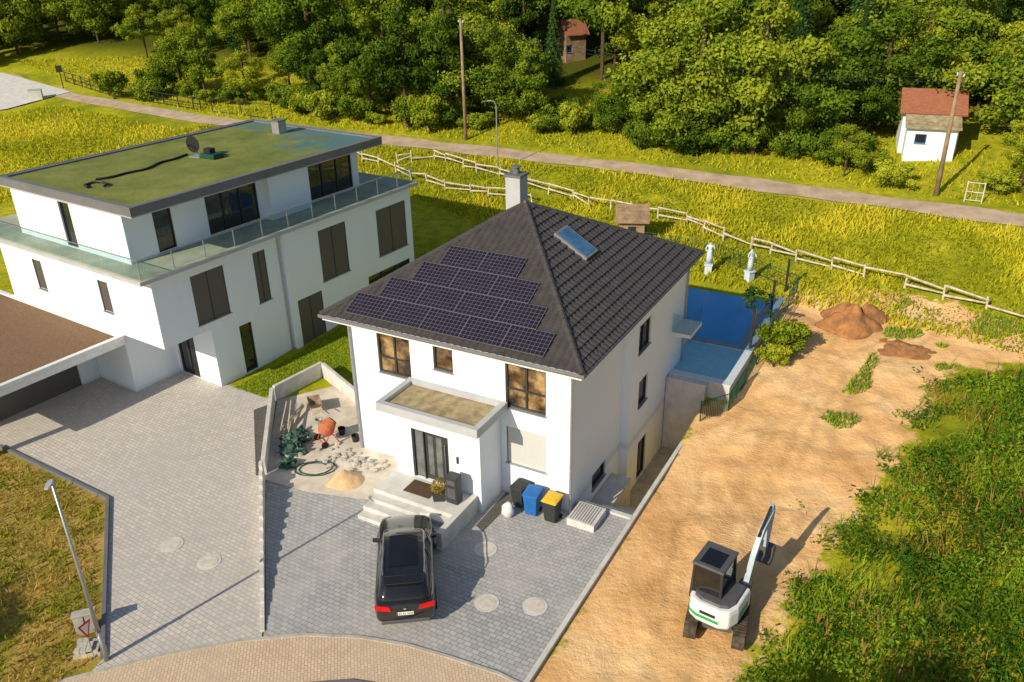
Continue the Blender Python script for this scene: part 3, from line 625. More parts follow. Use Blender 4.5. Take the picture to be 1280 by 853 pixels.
# ------------------------------------------------------------------ garden walls
def wallseg(name,p,q,h0,h1,th,mat,label,z0=-.1):
    d=Vector((q[0]-p[0],q[1]-p[1])).normalized(); n=Vector((-d.y,d.x))*th/2
    mb=MB(); a=[(p[0]-n.x,p[1]-n.y),(q[0]-n.x,q[1]-n.y),(q[0]+n.x,q[1]+n.y),(p[0]+n.x,p[1]+n.y)]
    mb.add([(x,y,z0) for x,y in a]+[(*a[0],h0),(*a[1],h1),(*a[2],h1),(*a[3],h0)],[(0,3,2,1),(4,5,6,7),(0,1,5,4),(1,2,6,5),(2,3,7,6),(3,0,4,7)])
    return tag(mb.obj(name,mat,bevel=.01),label,'wall')
wallseg('garden_wall',(-10.4,28.9),(-11.55,35.0),.7,.8,.18,'concl','pale concrete garden wall beside the neighbouring driveway')
wallseg('garden_wall',(-11.5,35.15),(-9.7,37.6),.8,.8,.18,'concl','pale concrete garden wall at the back of the yard')
wallseg('garden_wall',(-9.6,37.5),(-7.4,34.6),.8,.75,.18,'concl','short pale concrete wall running to the house')
mb=MB(); n=30
for i in range(n):
    t0,t1=i/n,(i+.96)/n; P0=(-10.4,28.7);P1=(-8.2,20.1)
    x0=P0[0]+(P1[0]-P0[0])*t0;y0=P0[1]+(P1[1]-P0[1])*t0;x1=P0[0]+(P1[0]-P0[0])*t1;y1=P0[1]+(P1[1]-P0[1])*t1
    h=.8*(1-t0)+.05+(.16 if i%2 else 0)*(1-t0)
    mb.prism([(x0-.07,y0),(x0+.07,y0),(x1+.07,y1),(x1-.07,y1)],-.05,h)
tag(mb.obj('palisade_edging','concl'),'row of stepped concrete palisades between two driveways','edging')
for p,q in (((-22.8,31.4),(-16.3,27.4)),((-16.3,27.4),(-12.9,19.1))):
    wallseg('edging_kerb',p,q,.14,.12,.14,'fascia','dark kerb edging between paving and dry grass')
# ------------------------------------------------------------------ small site items
def manhole(x,y,z=.034,big=.42):
    e=thing('manhole_cover',(x,y,z),0,'round pale concrete manhole cover in grey paving','manhole cover','manhole covers in the driveways')
    mb=MB(); mb.cyl((0,0,0),(0,0,.012),big,n=28); mb.obj('ring','concl',e); mb=MB(); mb.cyl((0,0,.0121),(0,0,.02),big*.74,n=24); mb.obj('lid','cover' ,e)
for x,y in ((-12.7,24.5),(-11.0,23.5),(-1.1,23.9),(-1.0,21.2),(.6,21.0)): manhole(x,y)
def pile(name,c,r,mat,label,cat,seed,amp=.3):
    mb=MB(); nr,na_=18,40; rings=[]
    for k in range(nr+1):
        f=max(k/nr,.01); ring=[]
        for i in range(na_):
            t=6.2832*i/na_; rr=r[0]*f*(1+amp*noise.noise(Vector((math.cos(t)*1.2,math.sin(t)*1.2,seed))))
            x=rr*math.cos(t);y=rr*math.sin(t)*r[1]/r[0]; h=r[2]*(1-f**1.3)*(1+.6*noise.noise(Vector((x*1.5,y*1.5,seed))))+.12*noise.noise(Vector((x*4,y*4,seed)))*(1-f)
            ring.append((x,y,h-.06*f))
        rings.append(ring)
    mb.loft(rings); o=mb.obj(name,mat,smooth=True); o.location=c; return tag(o,label,cat)
pile('sand_pile',(-6.9,28.3,.045),(.85,.75,.5),'sand','heap of yellow sand on the construction yard','sand pile',1)
pile('soil_mound',(18.3,40.3,T(18.3,40.3)),(2.1,1.8,1.0),'soil','mound of dark brown soil on the bare lot','soil mound',2,.6)
pile('soil_mound',(19.6,37.6,T(19.6,37.6)),(1.7,1.2,.22),'soil','low spread heap of brown soil on the bare lot','soil mound',5,.8)
def stones(c,n,sp,s,label,mat='conc'):
    mb=MB()
    for i in range(n):
        x,y=random.gauss(0,sp),random.gauss(0,sp*.7); r=s*random.uniform(.5,1.4)
        mb.blob((x,y,r*.4),(r,r*.8,r*.6),seed=i,amp=.2,nu=7,nv=5)
    o=mb.obj('rubble',mat); o.location=c; return stuff(o,label,'rubble')
stones((-7.4,30.1,.05),32,.55,.12,'heap of broken paving stones in the yard')
stones((-6.4,29.4,.05),24,.4,.12,'loose grey stones beside the entrance')
stones((-9.9,30.2,.05),16,.35,.12,'loose rubble beside the garden wall')
mb=MB()
for i in range(12): mb.blob((random.gauss(0,.26),random.gauss(0,.5),.1+.1*random.random()),(.32,.28,.22),seed=i+3,amp=.6,nu=12,nv=8,zc=0)
o=mb.obj('tarpaulin_heap','tarp'); o.location=(-9.6,30.9,.04); tag(o,'crumpled dark green tarpaulin heap against the wall','tarpaulin')
mb=MB()
for i in range(7):
    mb.cyl((random.uniform(-.5,.5),-1.2,.05+.06*i),(random.uniform(-.5,.5),1.2,.06+.07*i),.035,n=6)
o=mb.obj('timber_stack','wood'); o.location=(-10.3,32.9,.1); tag(o,'loose stack of timber battens beside the wall','timber')
mb=MB(); mb.tube([(-8.4+.55*math.cos(t*.55)*(1+.03*t),29.2+.4*math.sin(t*.55)*(1+.02*t),.07+.01*(t%3)) for t in range(26)],.025,6); tag(mb.obj('garden_hose','fencegreen'),'coiled dark green garden hose on the yard floor','hose')
e=thing('concrete_mixer',(-8.2,31.3,.045),.6,'rusty orange concrete mixer standing in the yard','concrete mixer'); e.scale=(.85,.85,.85)
mb=MB(); ax=Vector((.62,0,.55)).normalized(); c=Vector((0,0,.85))
def circ(cn,r,n=18):
    a=ax.cross(Vector((0,1,0))).normalized(); b_=ax.cross(a); return [cn+a*r*math.cos(6.283*i/n)+b_*r*math.sin(6.283*i/n) for i in range(n)]
mb.loft([circ(c-ax*.42,.2),circ(c-ax*.38,.28),circ(c-ax*.18,.42),circ(c+ax*.08,.42),circ(c+ax*.5,.24),circ(c+ax*.45,.22),circ(c+ax*.0,.36)]); mb.obj('drum','orange',e)
mb=MB(); mb.cyl(c+ax*.3,c+ax*.303,.27,.27,18); mb.obj('drum_mouth','dark',e)
mb=MB(); mb.tube([(-.4,-.45,.1),(0,-.5,.85),(.45,-.4,0)],.03); mb.tube([(-.4,.45,.1),(0,.5,.85),(.45,.4,0)],.03); mb.cyl((-.4,-.5,.18),(-.4,.5,.18),.025); mb.cyl((0,-.5,.85),(0,.5,.85),.03); mb.obj('frame','redp',e)
for sy in (-.5,.5):
    mb=MB(); mb.cyl((-.4,sy-.04,.18),(-.4,sy+.04,.18),.18,n=16); mb.obj('wheel','rubber',e)
e=thing('wheelbarrow',(-9.3,33.9,.1),1.9,'dirty wheelbarrow standing near the garden wall','wheelbarrow'); e.scale=(.85,.85,.85)
mb=MB(); mb.loft([[(-.3,-.2,.35),(.35,-.2,.35),(.35,.2,.35),(-.3,.2,.35)],[(-.5,-.35,.65),(.6,-.35,.68),(.6,.35,.68),(-.5,.35,.65)],[(-.46,-.31,.64),(.56,-.31,.67),(.56,.31,.67),(-.46,.31,.64)],[(-.28,-.18,.4),(.33,-.18,.4),(.33,.18,.4),(-.28,.18,.4)]]); mb.obj('tray','polewood',e)
mb=MB()
for s in (-1,1): mb.tube([(.75,s*.06,.2),(.2,s*.22,.33),(-1.0,s*.3,.6)],.02); mb.tube([(-.2,s*.24,.38),(-.3,s*.24,0)],.02)
mb.obj('handles','wood',e); mb=MB(); mb.cyl((.75,-.05,.2),(.75,.05,.2),.2,n=16); mb.obj('wheel','rubber',e)
for x,y,mt,lb in ((-7.7,31.9,'black','black plastic mortar bucket in the yard'),(-8.9,32.7,'conc','grey mortar bucket in the yard'),(-7.0,31.3,'dark','small dark bucket beside the rubble')):
    e=thing('bucket',(x,y,.05),0,lb,'bucket'); mb=MB(); mb.loft([[(r*math.cos(i*.524),r*math.sin(i*.524),z_) for i in range(12)] for r,z_ in ((.13,0),(.18,.32),(.16,.32),(.12,.06))]); mb.obj('shell',mt,e); mb=MB(); mb.tube([(.17*math.cos(t),.02,.3+.12*math.sin(t)) for t in np.linspace(0,math.pi,8)],.008,5); mb.obj('handle','steel',e)
def bin_(a,b_,body,lid,label,rot=0,s=1):
    e=thing('wheelie_bin',(*W(a,b_),.03),-PH+rot,label,'bin','wheelie bins beside the house'); e.scale=(s,s,s)
    mb=MB(); mb.loft([[(-.22,-.25,.06),(.22,-.25,.06),(.22,.22,.06),(-.22,.22,.06)],[(-.29,-.35,.98),(.29,-.35,.98),(.29,.32,.98),(-.29,.32,.98)]]); mb.obj('body',body,e,bevel=.03)
    mb=MB(); mb.loft([[(-.31,-.38,.985),(.31,-.38,.985),(.31,.36,.985),(-.31,.36,.985)],[(-.31,-.38,1.02),(.31,-.38,1.02),(.31,.36,1.05),(-.31,.36,1.05)],[(-.2,-.25,1.06),(.2,-.25,1.06),(.2,.2,1.08),(-.2,.2,1.08)]]); mb.obj('lid',lid,e,bevel=.02)
    mb=MB(); mb.cyl((-.28,.40,1.0),(.28,.40,1.0),.025,n=8); mb.obj('handle',body,e)
    for sx in (-.24,.24):
        mb=MB(); mb.cyl((sx-.03,.24,.1),(sx+.03,.24,.1),.1,n=12); mb.obj('wheel','rubber',e)
bin_(-.35,-.75,'binp','yellowp','dark wheelie bin with yellow lid beside the house wall')
bin_(-1.2,-.72,'bluep','bluep','blue wheelie bin beside the house wall',.1)
bin_(-1.85,-.5,'binp','binp','black wheelie bin beside the house wall',-.1,.95)
mb=MB(); mb.blob((0,0,.3),(.25,.22,.34),seed=4,amp=.15); o=mb.obj('waste_sack','whitep',smooth=True); o.location=(*W(-1.95,-1.35),.03); tag(o,'white waste sack next to the bins','sack')
e=thing('mailbox_pillar',(*W(-3.75,-2.25),.735),-PH,'anthracite freestanding mailbox pillar on the entrance landing','mailbox')
mb=MB(); mb.box(-.24,.24,-.2,.2,0,1.2); mb.obj('body','anth',e,bevel=.02); mb=MB(); mb.box(-.18,.18,-.212,-.201,.85,1.05); mb.box(-.18,.18,-.212,-.201,.25,.7); mb.obj('flap','grille',e)
e=thing('potted_shrub',(*W(-4.35,-2.4),.735),0,'round yellowish shrub in a dark square planter at the door','plant')
mb=MB(); mb.loft([[(-.2,-.2,0),(.2,-.2,0),(.2,.2,0),(-.2,.2,0)],[(-.24,-.24,.38),(.24,-.24,.38),(.24,.24,.38),(-.24,.24,.38)]]); mb.obj('pot','anth',e,bevel=.01)
d=unit(rng.normal(size=(900,3))); c=d*.3*rng.uniform(.8,1.05,(900,1))+[0,0,.58]
quads_obj('foliage',leaf_quads(c,unit(d+rng.normal(size=d.shape)*.4),rng.uniform(.02,.04,900)),'dryg',rng.uniform(0,1,900),e)
e=thing('street_lamp',(-12.75,19.05,0),.2,'tall grey steel street lamp beside the driveway kerb','street lamp')
mb=MB(); mb.cyl((0,0,0),(0,0,1.2),.085,.08); mb.cyl((0,0,1.19),(0,0,6.7),.06,.04); mb.obj('pole','steel',e,smooth=True)
mb=MB(); mb.loft([[(-.05,.05,6.68),(.05,.05,6.68),(.05,.05,6.78),(-.05,.05,6.78)],[(-.09,-.15,6.70),(.09,-.15,6.70),(.09,-.15,6.80),(-.09,-.15,6.80)],[(-.06,-.45,6.76),(.06,-.45,6.76),(.06,-.45,6.80),(-.06,-.45,6.80)]]); mb.obj('lamp_head','fascialight',e,bevel=.015)
e=thing('yield_sign',(-12.95,18.8,0),math.radians(62),'red and white triangular yield sign on a steel post','traffic sign'); e.scale=(.5,.5,.8)
mb=MB(); mb.cyl((0,0,0),(0,0,2.35),.03); mb.obj('post','steel',e)
def tri(r,y0,y1,zc): return [[(r*math.cos(t),y,zc+r*math.sin(t)) for t in (-math.pi/2,math.pi/6,math.pi*5/6)] for y in (y0,y1)]
mb=MB(); mb.loft(tri(.5,-.05,-.035,2.0)); mb.obj('sign_border','redp',e); mb=MB(); mb.loft(tri(.33,-.056,-.0505,2.0)); mb.obj('sign_face','whitep',e); mb=MB(); mb.loft(tri(.49,-.0345,-.03,2.0)); mb.obj('sign_back','steel',e)
e=thing('electrical_cabinet',(-13.9,20.3,0),.35,'grey electrical junction cabinet on the verge','cabinet'); e.scale=(.7,.7,.75)
mb=MB(); mb.box(-.45,.45,-.18,.18,.1,1.0); mb.obj('housing','conc',e,bevel=.015); mb=MB(); mb.box(-.49,.49,-.22,.22,1.001,1.05); mb.obj('hood','conc',e); mb=MB(); mb.box(-.4,.4,-.16,.16,0,.1); mb.obj('plinth','conc',e); mb=MB(); mb.box(-.02,.02,-.19,-.181,.15,.95); mb.obj('door_seam','dark',e)
e=thing('paving_stone_stack',(-13.5,19.5,0),.2,'small stack of leftover paving stones on a pallet','stone stack'); e.scale=(.8,.8,.8)
mb=MB()
for i in range(4): mb.box(-.5,.5,-.4+i*.24,-.3+i*.24,0,.12)
mb.obj('pallet','wood',e); mb=MB()
for k in range(2):
    for i in range(4):
        for j in range(3):
            if random.random()<.7: mb.box(-.45+i*.22,-.25+i*.22,-.35+j*.25,-.13+j*.25,.121+k*.1,.216+k*.1)
mb.obj('stones','conc',e)
# ------------------------------------------------------------------ CAR
cm,nt,b=newmat('car_paint'); b.inputs['Roughness'].default_value=.22; b.inputs['Coat Weight'].default_value=1; b.inputs['Coat Roughness'].default_value=.03
L(nt,ramp(nt,noise_n(nt,coords(nt,'Object'),3,3),[(.3,(.010,.010,.012)),(.8,(.016,.016,.018))]),b.inputs['Base Color']); M['car']=cm
M['carglass']=glass_mat('car_glass',[(.3,(.006,.007,.009)),(.8,(.014,.014,.016))],1,.7)
M['tail']=pm('tail_light',(.65,.01,.008),(.45,.008,.006),rough=.2)
car=thing('parked_car',(-3.8,22.5,.034),math.radians(6),'black sport utility car with panoramic roof parked on the driveway','car'); car.scale=(1.03,1.05,1.03)
def ring_body(y,hw,zb,zt,cr=.04):
    h=[(0,zb),(hw*.85,zb),(hw*.985,zb+.14),(hw,(zb+zt)/2),(hw*.97,zt-.10),(hw*.88,zt-.01)]
    full=h+[(0,zt+cr)]+[(-x,z) for x,z in h[:0:-1]]
    return [(x,y,z) for x,z in full]
mb=MB(); st=[(-2.38,.72,.48,.82),(-2.36,.86,.38,.98),(-2.26,.92,.30,1.06),(-1.9,.955,.27,1.09),(-1.4,.97,.25,1.08),(-.6,.95,.25,1.06),(.4,.945,.25,1.04),(1.0,.95,.25,1.03),(1.35,.965,.25,1.0),(1.9,.95,.28,.94),(2.2,.88,.33,.86),(2.35,.74,.4,.76),(2.4,.5,.48,.68)]
mb.loft([ring_body(*s) for s in st]); mb.obj('body','car',car,smooth=True,sub=2)
mb=MB()
def ring_g(y,hb,ht,zt,zb=.98): return [(hb,y,zb),(hb*.99,y,zb+.08),(ht,y,zt-.06),(ht*.88,y,zt),(0,y,zt+.02),(-ht*.88,y,zt),(-ht,y,zt-.06),(-hb*.99,y,zb+.08),(-hb,y,zb)]
mb.loft([ring_g(-2.22,.74,.7,1.10),ring_g(-2.12,.80,.72,1.22),ring_g(-1.85,.85,.70,1.50),ring_g(-1.6,.86,.69,1.58),ring_g(-.6,.87,.70,1.66),ring_g(.2,.87,.69,1.64),ring_g(.55,.86,.68,1.54),ring_g(1.2,.80,.66,1.12),ring_g(1.35,.75,.6,1.04)]); mb.obj('greenhouse','carglass',car,smooth=True,sub=1)
mb=MB(); mb.loft([[(-.62,y,z),(-.3,y,z+.015),(.3,y,z+.015),(.62,y,z)] for y,z in ((-2.0,1.50),(-1.72,1.585),(-1.2,1.645),(-.6,1.675),(.2,1.662),(.42,1.61))],closed=False,caps=False); r_=mb.obj('roof','car',car,smooth=True,sub=1)
mb=MB(); mb.loft([[(-.46,y,z),(0,y,z+.012),(.46,y,z)] for y,z in ((-1.3,1.66),(-.6,1.696),(.15,1.684))],closed=False,caps=False); mb.obj('sunroof','carglass',r_,smooth=True)
for s in (-1,1):
    mb=MB(); mb.tube([(s*.64,-1.6,1.60),(s*.66,-1.4,1.68),(s*.66,-.4,1.735),(s*.65,.2,1.70),(s*.64,.35,1.62)],.02,8); mb.obj('roof_rail','silver',r_)
    mb=MB(); mb.tube([(s*.905,-1.75,1.085),(s*.895,-.6,1.09),(s*.89,.4,1.07),(s*.86,1.1,1.05)],.012,6); mb.obj('window_trim','silver',car)
    y=-.45; mb=MB(); mb.loft([[(s*.885,y-.04,1.06),(s*.885,y+.04,1.06),(s*.70,y+.04,1.61),(s*.70,y-.04,1.61)] ,[(s*.90,y-.04,1.06),(s*.90,y+.04,1.06),(s*.715,y+.04,1.62),(s*.715,y-.04,1.62)]]); mb.obj('pillar','car',car)
mb=MB(); mb.loft([[(-.62,-1.98,1.53),(.62,-1.98,1.53),(.62,-1.98,1.56),(-.62,-1.98,1.56)],[(-.64,-1.68,1.585),(.64,-1.68,1.585),(.64,-1.68,1.62),(-.64,-1.68,1.62)]]); mb.obj('spoiler','car',r_,bevel=.01)
for s in (-1,1):
    mb=MB(); mb.loft([[(s*.42,-2.375,.86),(s*.88,-2.28,.88),(s*.90,-2.26,1.04),(s*.46,-2.355,1.01)],[(s*.42,-2.415,.86),(s*.91,-2.335,.88),(s*.93,-2.30,1.04),(s*.46,-2.395,1.01)]]); mb.obj('tail_light','tail',car,bevel=.01)
    mb=MB(); mb.loft([[(s*.5,2.30,.70),(s*.85,2.12,.74),(s*.85,2.10,.88),(s*.52,2.26,.84)],[(s*.5,2.40,.70),(s*.88,2.24,.74),(s*.88,2.18,.88),(s*.52,2.34,.84)]]); mb.obj('headlight','whitep',car)
    mb=MB(); mb.loft([[(s*.86,.62,1.05),(s*.88,.78,1.05),(s*.88,.78,1.16),(s*.86,.62,1.16)],[(s*1.08,.64,1.06),(s*1.08,.74,1.06),(s*1.08,.74,1.19),(s*1.08,.64,1.19)]]); mb.obj('mirror','car',car,bevel=.02)
    for y in (-1.42,1.45):
        mb=MB(); mb.cyl((s*.76,y,.37),(s*.975,y,.37),.37,n=26); w=mb.obj('wheel','rubber',car,bevel=.03); mb=MB(); mb.cyl((s*.9,y,.37),(s*.985,y,.37),.24,n=20)
        mb.obj('rim','silver',w)
mb=MB(); mb.box(-.26,.26,-2.425,-2.41,.70,.82); pl_=mb.obj('licence_plate','whitep',car); mb=MB(); mb.box(-.26,-.225,-2.431,-2.426,.70,.82); mb.obj('plate_strip','bluep',pl_)
mb=MB()
for i,x in enumerate((-.19,-.14,-.06,-.01,.07,.12,.17,.215)):
    mb.box(x,x+.012,-2.43,-2.4255,.725,.795); mb.box(x+.0121,x+.03,-2.43,-2.4255,.752,.766)
mb.obj('plate_characters','dark',pl_)
mb=MB(); mb.box(-.75,.75,-2.40,-2.3,.34,.47); mb.obj('bumper_trim','grille',car,bevel=.03)
mb=MB(); mb.cyl((0,-2.40,.93),(0,-2.415,.93),.045,n=16); mb.obj('emblem','silver',car)
# ------------------------------------------------------------------ EXCAVATOR
ex=thing('mini_excavator',(6.45,20.2,.03),math.radians(-20),'white and green mini excavator with raised boom on bare soil','excavator'); ex.scale=(1.05,1.05,1.05)
def stadium(x0,x1,L_,r,n=10):
    pts=[(L_/2+r*math.sin(t),r-r*math.cos(t)) for t in np.linspace(0,math.pi,n)]+[(-L_/2-r*math.sin(t),r+r*math.cos(t)) for t in np.linspace(0,math.pi,n)]
    return [[(x,y,z) for y,z in pts] for x in (x0,x1)]
for s in (-1,1):
    mb=MB(); mb.loft(stadium(s*.52,s*.88,1.75,.25))
    for k in range(17):
        y=-.86+k*.108; mb.box(min(s*.51,s*.89),max(s*.51,s*.89),y,y+.05,.485,.53)
    tk=mb.obj('track','track',ex)
    mb=MB(); mb.loft(stadium(s*.55,s*.895,1.6,.15)); o=mb.obj('track_frame','grille',tk); o.location.z=.1
mb=MB(); mb.box(-.48,.48,-.6,.6,.2,.45); mb.cyl((0,0,.44),(0,0,.62),.4,n=20); mb.obj('undercarriage','grille',ex)
mb=MB(); mb.box(-.8,.8,1.25,1.32,.1,.5); mb.box(-.5,-.4,.59,1.26,.2,.32); mb.box(.4,.5,.59,1.26,.2,.32); mb.obj('dozer_blade','grille',ex)
SL=math.radians(-16); cs,sn=math.cos(SL),math.sin(SL)
def rotmesh(o):
    for v_ in o.data.vertices: x_,y_=v_.co.x,v_.co.y; v_.co.x=x_*cs-y_*sn; v_.co.y=x_*sn+y_*cs
    return o
cwp=[(.76,.55),(.76,-.45),(.62,-.82),(.35,-.95),(-.35,-.95),(-.62,-.82),(-.76,-.45),(-.76,.55)]
mb=MB(); mb.loft([[(x*.96,y*.96,.6) for x,y in cwp],[(x,y,.72) for x,y in cwp],[(x,y,1.12) for x,y in cwp],[(x*.95,y*.96,1.28) for x,y in cwp]]); rotmesh(mb.obj('counterweight','whitep',ex,bevel=.05))
mb=MB(); q=[(x*1.012,y*1.012) for x,y in cwp[3:6]]; qi=[(x*.95,y*.95) for x,y in cwp[3:6]][::-1]; mb.loft([[(x,y,.80) for x,y in q+qi],[(x,y,.90) for x,y in q+qi]]); rotmesh(mb.obj('green_stripe','green',ex))
mb=MB(); mb.box(.762,.775,-.35,.3,.8,.98); rotmesh(mb.obj('green_panel','green',ex))
mb=MB(); q=[(x*1.008,y*1.008) for x,y in cwp[3:5]]; qi=[(x*.95,y*.95) for x,y in cwp[3:5]][::-1]; mb.loft([[(x*.7,y,.97) for x,y in q+qi],[(x*.7,y,1.08) for x,y in q+qi]]); rotmesh(mb.obj('rear_vent','dark',ex))
mb=MB(); mb.loft([[(x*.85,y*.85+.02,1.281) for x,y in cwp],[(x*.78,y*.8+.02,1.36) for x,y in cwp]]); rotmesh(mb.obj('engine_hood','grille',ex,bevel=.02))
mb=MB(); x0,x1,y0,y1=-.74,.18,-.5,.66
mb.loft([[(x0,y0,1.1),(x1,y0,1.1),(x1,y1,1.1),(x0,y1,1.1)],[(x0+.03,y0+.05,2.25),(x1-.03,y0+.05,2.25),(x1-.03,y1-.12,2.25),(x0+.03,y1-.12,2.25)]]); cab=rotmesh(mb.obj('cab_glass','carglass',ex))
mb=MB()
for (xa,ya,xb,yb) in ((x0,y0,x0+.03,y0+.05),(x1,y0,x1-.03,y0+.05),(x1,y1,x1-.03,y1-.12),(x0,y1,x0+.03,y1-.12)): mb.cyl((xa,ya,1.1),(xb,yb,2.25),.045,n=6)
mb.box(x0-.03,x1+.03,y0-.03,y1+.03,1.0,1.3); rotmesh(mb.obj('cab_frame','anth',cab))
mb=MB(); mb.box(x0-.04,x1+.04,y0-.04,y1-.02,2.251,2.35); rotmesh(mb.obj('cab_roof','grille',cab,bevel=.04))
mb=MB(); mb.box(x0+.15,x1-.15,y0+.1,y1-.35,2.351,2.37); rotmesh(mb.obj('roof_window','carglass',cab))
mb=MB(); mb.box(.28,.64,.5,.98,.68,1.15); rotmesh(mb.obj('boom_mount','grille',ex,bevel=.02))
def beam(pts,w,hs): return [[(.46-w,y,z-h),(.46+w,y,z-h),(.46+w,y,z+h),(.46-w,y,z+h)] for (y,z),h in zip(pts,hs)]
M['exw']=pm('pale_boom_paint',(.46,.55,.62),(.36,.44,.51),scale=5,rough=.4)
mb=MB(); mb.loft(beam([(.85,1.0),(1.2,1.75),(1.75,2.4),(2.6,2.75)],.085,[.11,.15,.15,.09])); rotmesh(mb.obj('boom','exw',ex,bevel=.012))
mb=MB(); mb.loft([[(.46-.065,y-d,z),(.46+.065,y-d,z),(.46+.065,y+d,z),(.46-.065,y+d,z)] for y,z,d in ((2.5,3.05,.07),(2.62,2.68,.12),(2.45,1.45,.07))]); rotmesh(mb.obj('dipper_arm','exw',ex,bevel=.01))
for a_,b_ in (((.46,1.05,.85),(.46,1.72,2.2)),((.46,1.5,2.45),(.46,2.48,3.02)),((.46,2.78,2.6),(.46,2.66,1.6))):
    mb=MB(); mb.cyl(a_,b_,.04); rotmesh(mb.obj('hydraulic_ram','dark',ex))
mb=MB(); pr_=[(2.4,1.5),(2.62,1.52),(2.76,1.25),(2.62,.95),(2.3,.86),(2.14,1.08),(2.36,1.15)]
mb.loft([[(x,y,z) for y,z in pr_] for x in (.2,.72)]); rotmesh(mb.obj('bucket','grille',ex))
# ------------------------------------------------------------------ fences, poles, sheds
def rail_fence(pts,h,label,mat,step=2.4,rails=2):
    e=thing('wooden_fence',(0,0,0),0,label,'fence'); ps=[]; mb=MB()
    for a,b_ in zip(pts[:-1],pts[1:]):
        n=max(1,round(math.dist(a,b_)/step))
        for i in range(n): t=i/n+random.uniform(-.1,.1)/n; ps.append((a[0]+(b_[0]-a[0])*t,a[1]+(b_[1]-a[1])*t))
    ps.append(pts[-1]); ps=[(x+random.uniform(-.3,.3),y+random.uniform(-.3,.3),T(x,y)) for x,y in ps]
    for a,b_ in zip(ps[:-1],ps[1:]):
        for r in range(rails):
            if random.random()<(.05,.25)[r]: continue
            z=h*(.82-.40*r); j=lambda:random.uniform(-.16,.12)
            mb.cyl((a[0],a[1],a[2]+z+j()),(b_[0],b_[1],b_[2]+z+j()),.075,.045,n=6)
    mb.obj('rail',mat,e)
    for p in ps:
        m_=MB(); m_.cyl((0,0,-.2),(random.uniform(-.14,.14),random.uniform(-.14,.14),h*random.uniform(.8,1.15)),.07,.055,7); o=m_.obj('post',mat,e); o.location=p
rail_fence([(-9.5,70.8),(-6.5,70.8),(.2,64.3),(5.9,58.2),(11.6,54.4),(17.6,47.4),(22,43.5),(26.8,39.4),(33,34.5)],.9,'long weathered pale wooden rail fence across the meadow','wood',step=1.9)
rail_fence([(-14,73.4),(-9.5,68.5),(-4.8,63.4),(-1.5,61.5),(2,59.8)],.85,'short weathered pale wooden rail fence behind the houses','wood',step=2)
mesh_fence('metal_railing',[(x,y,T(x,y)) for x,y in ((-56,110),(-47,101.5),(-34,92.5),(-33,91.8))],1.3,'dark metal railing along the country path','dark',step=2.5,rails=(.1,.5,.95),vert=0,post=.06)
mesh_fence('metal_gate',[(x,y,T(x,y)) for x,y in ((-31.5,91.0),(-24,86.5))],1.5,'dark metal mesh gate at the edge of the trees','dark',cat='gate',step=3.7,rails=(.05,.95),vert=.5,post=.05)
def upole(x,y,h,label):
    e=thing('utility_pole',(x,y,T(x,y)-.1),random.uniform(0,3),label,'utility pole','wooden utility poles')
    mb=MB(); mb.cyl((0,0,0),(.1,0,h),.17,.11,12); mb.obj('pole','polewood',e,smooth=True)
    mb=MB(); mb.cyl((-.35,0,h-.3),(.45,0,h-.3),.03,n=6); mb.cyl((-.2,0,h-.6),(.35,0,h-.6),.03,n=6); mb.obj('crossarm','steel',e)
    mb=MB()
    for xx in (-.3,.4): mb.cyl((xx,0,h-.3),(xx,0,h-.12),.05,n=8)
    mb.obj('insulator','stone',e)
upole(-3.8,75.2,10.3,'tall brown wooden utility pole behind the path'); upole(29.3,55.6,8.3,'leaning brown wooden utility pole beside the path')
for p,q in (((-3.8,75.2,13.6),(29.3,55.6,11.4)),((-3.8,75.2,13.3),(29.3,55.6,11.1))):
    mb=MB(); pts=[(p[0]+(q[0]-p[0])*t,p[1]+(q[1]-p[1])*t,p[2]+(q[2]-p[2])*t-1.2*4*t*(1-t)) for t in np.linspace(0,1,20)]; mb.tube(pts,.015,4)
    tag(mb.obj('power_line','dark'),'thin dark overhead wire between two wooden poles','power line')
x,y=-.9,66.8; e=thing('street_lamp',(x,y,T(x,y)),0,'slender grey street lamp with curved arm beside the path','street lamp')
mb=MB(); mb.tube([(0,0,0),(0,0,5.2),(-.1,0,5.5),(-.4,0,5.62),(-.7,0,5.6)],.05); mb.obj('pole','steel',e); mb=MB(); mb.box(-1.1,-.68,-.09,.09,5.55,5.62); mb.obj('lamp_head','fascia',e,bevel=.02)
def shed(x,y,rot,label,w=2.0,d=1.7,h=2.2):
    e=thing('garden_shed',(x,y,T(x,y)),rot,label,'shed')
    mb=MB(); wall(mb,'F',-d,-w,w,-.5,h,[(-1.3,-.5,.9,1.7)]); wall(mb,'R',w,-d,d,-.5,h,[(-.5,.4,0,1.9)]); mb.quad((-w,-d,-.5),(-w,d,-.5),(-w,d,h),(-w,-d,h)); mb.quad((-w,d,-.5),(w,d,-.5),(w,d,h),(-w,d,h))
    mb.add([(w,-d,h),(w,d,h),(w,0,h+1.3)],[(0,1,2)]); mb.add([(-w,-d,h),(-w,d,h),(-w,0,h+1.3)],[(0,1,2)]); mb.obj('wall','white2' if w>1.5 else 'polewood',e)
    window(e,'F',-d,-1.3,-.5,.9,1.7,glass='glassd',frame='bluep'); window(e,'R',w,-.5,.4,0,1.9,glass='polewood',name='door',sill=False)
    mb=MB()
    for s in (-1,1): mb.loft([[(-w-.3,s*(d+.35),h-.22),(w+.3,s*(d+.35),h-.22),(w+.3,s*(d+.35),h-.12),(-w-.3,s*(d+.35),h-.12)],[(-w-.3,0,h+1.3),(w+.3,0,h+1.3),(w+.3,0,h+1.4),(-w-.3,0,h+1.4)]])
    mb.obj('roof','redroof',e); return e
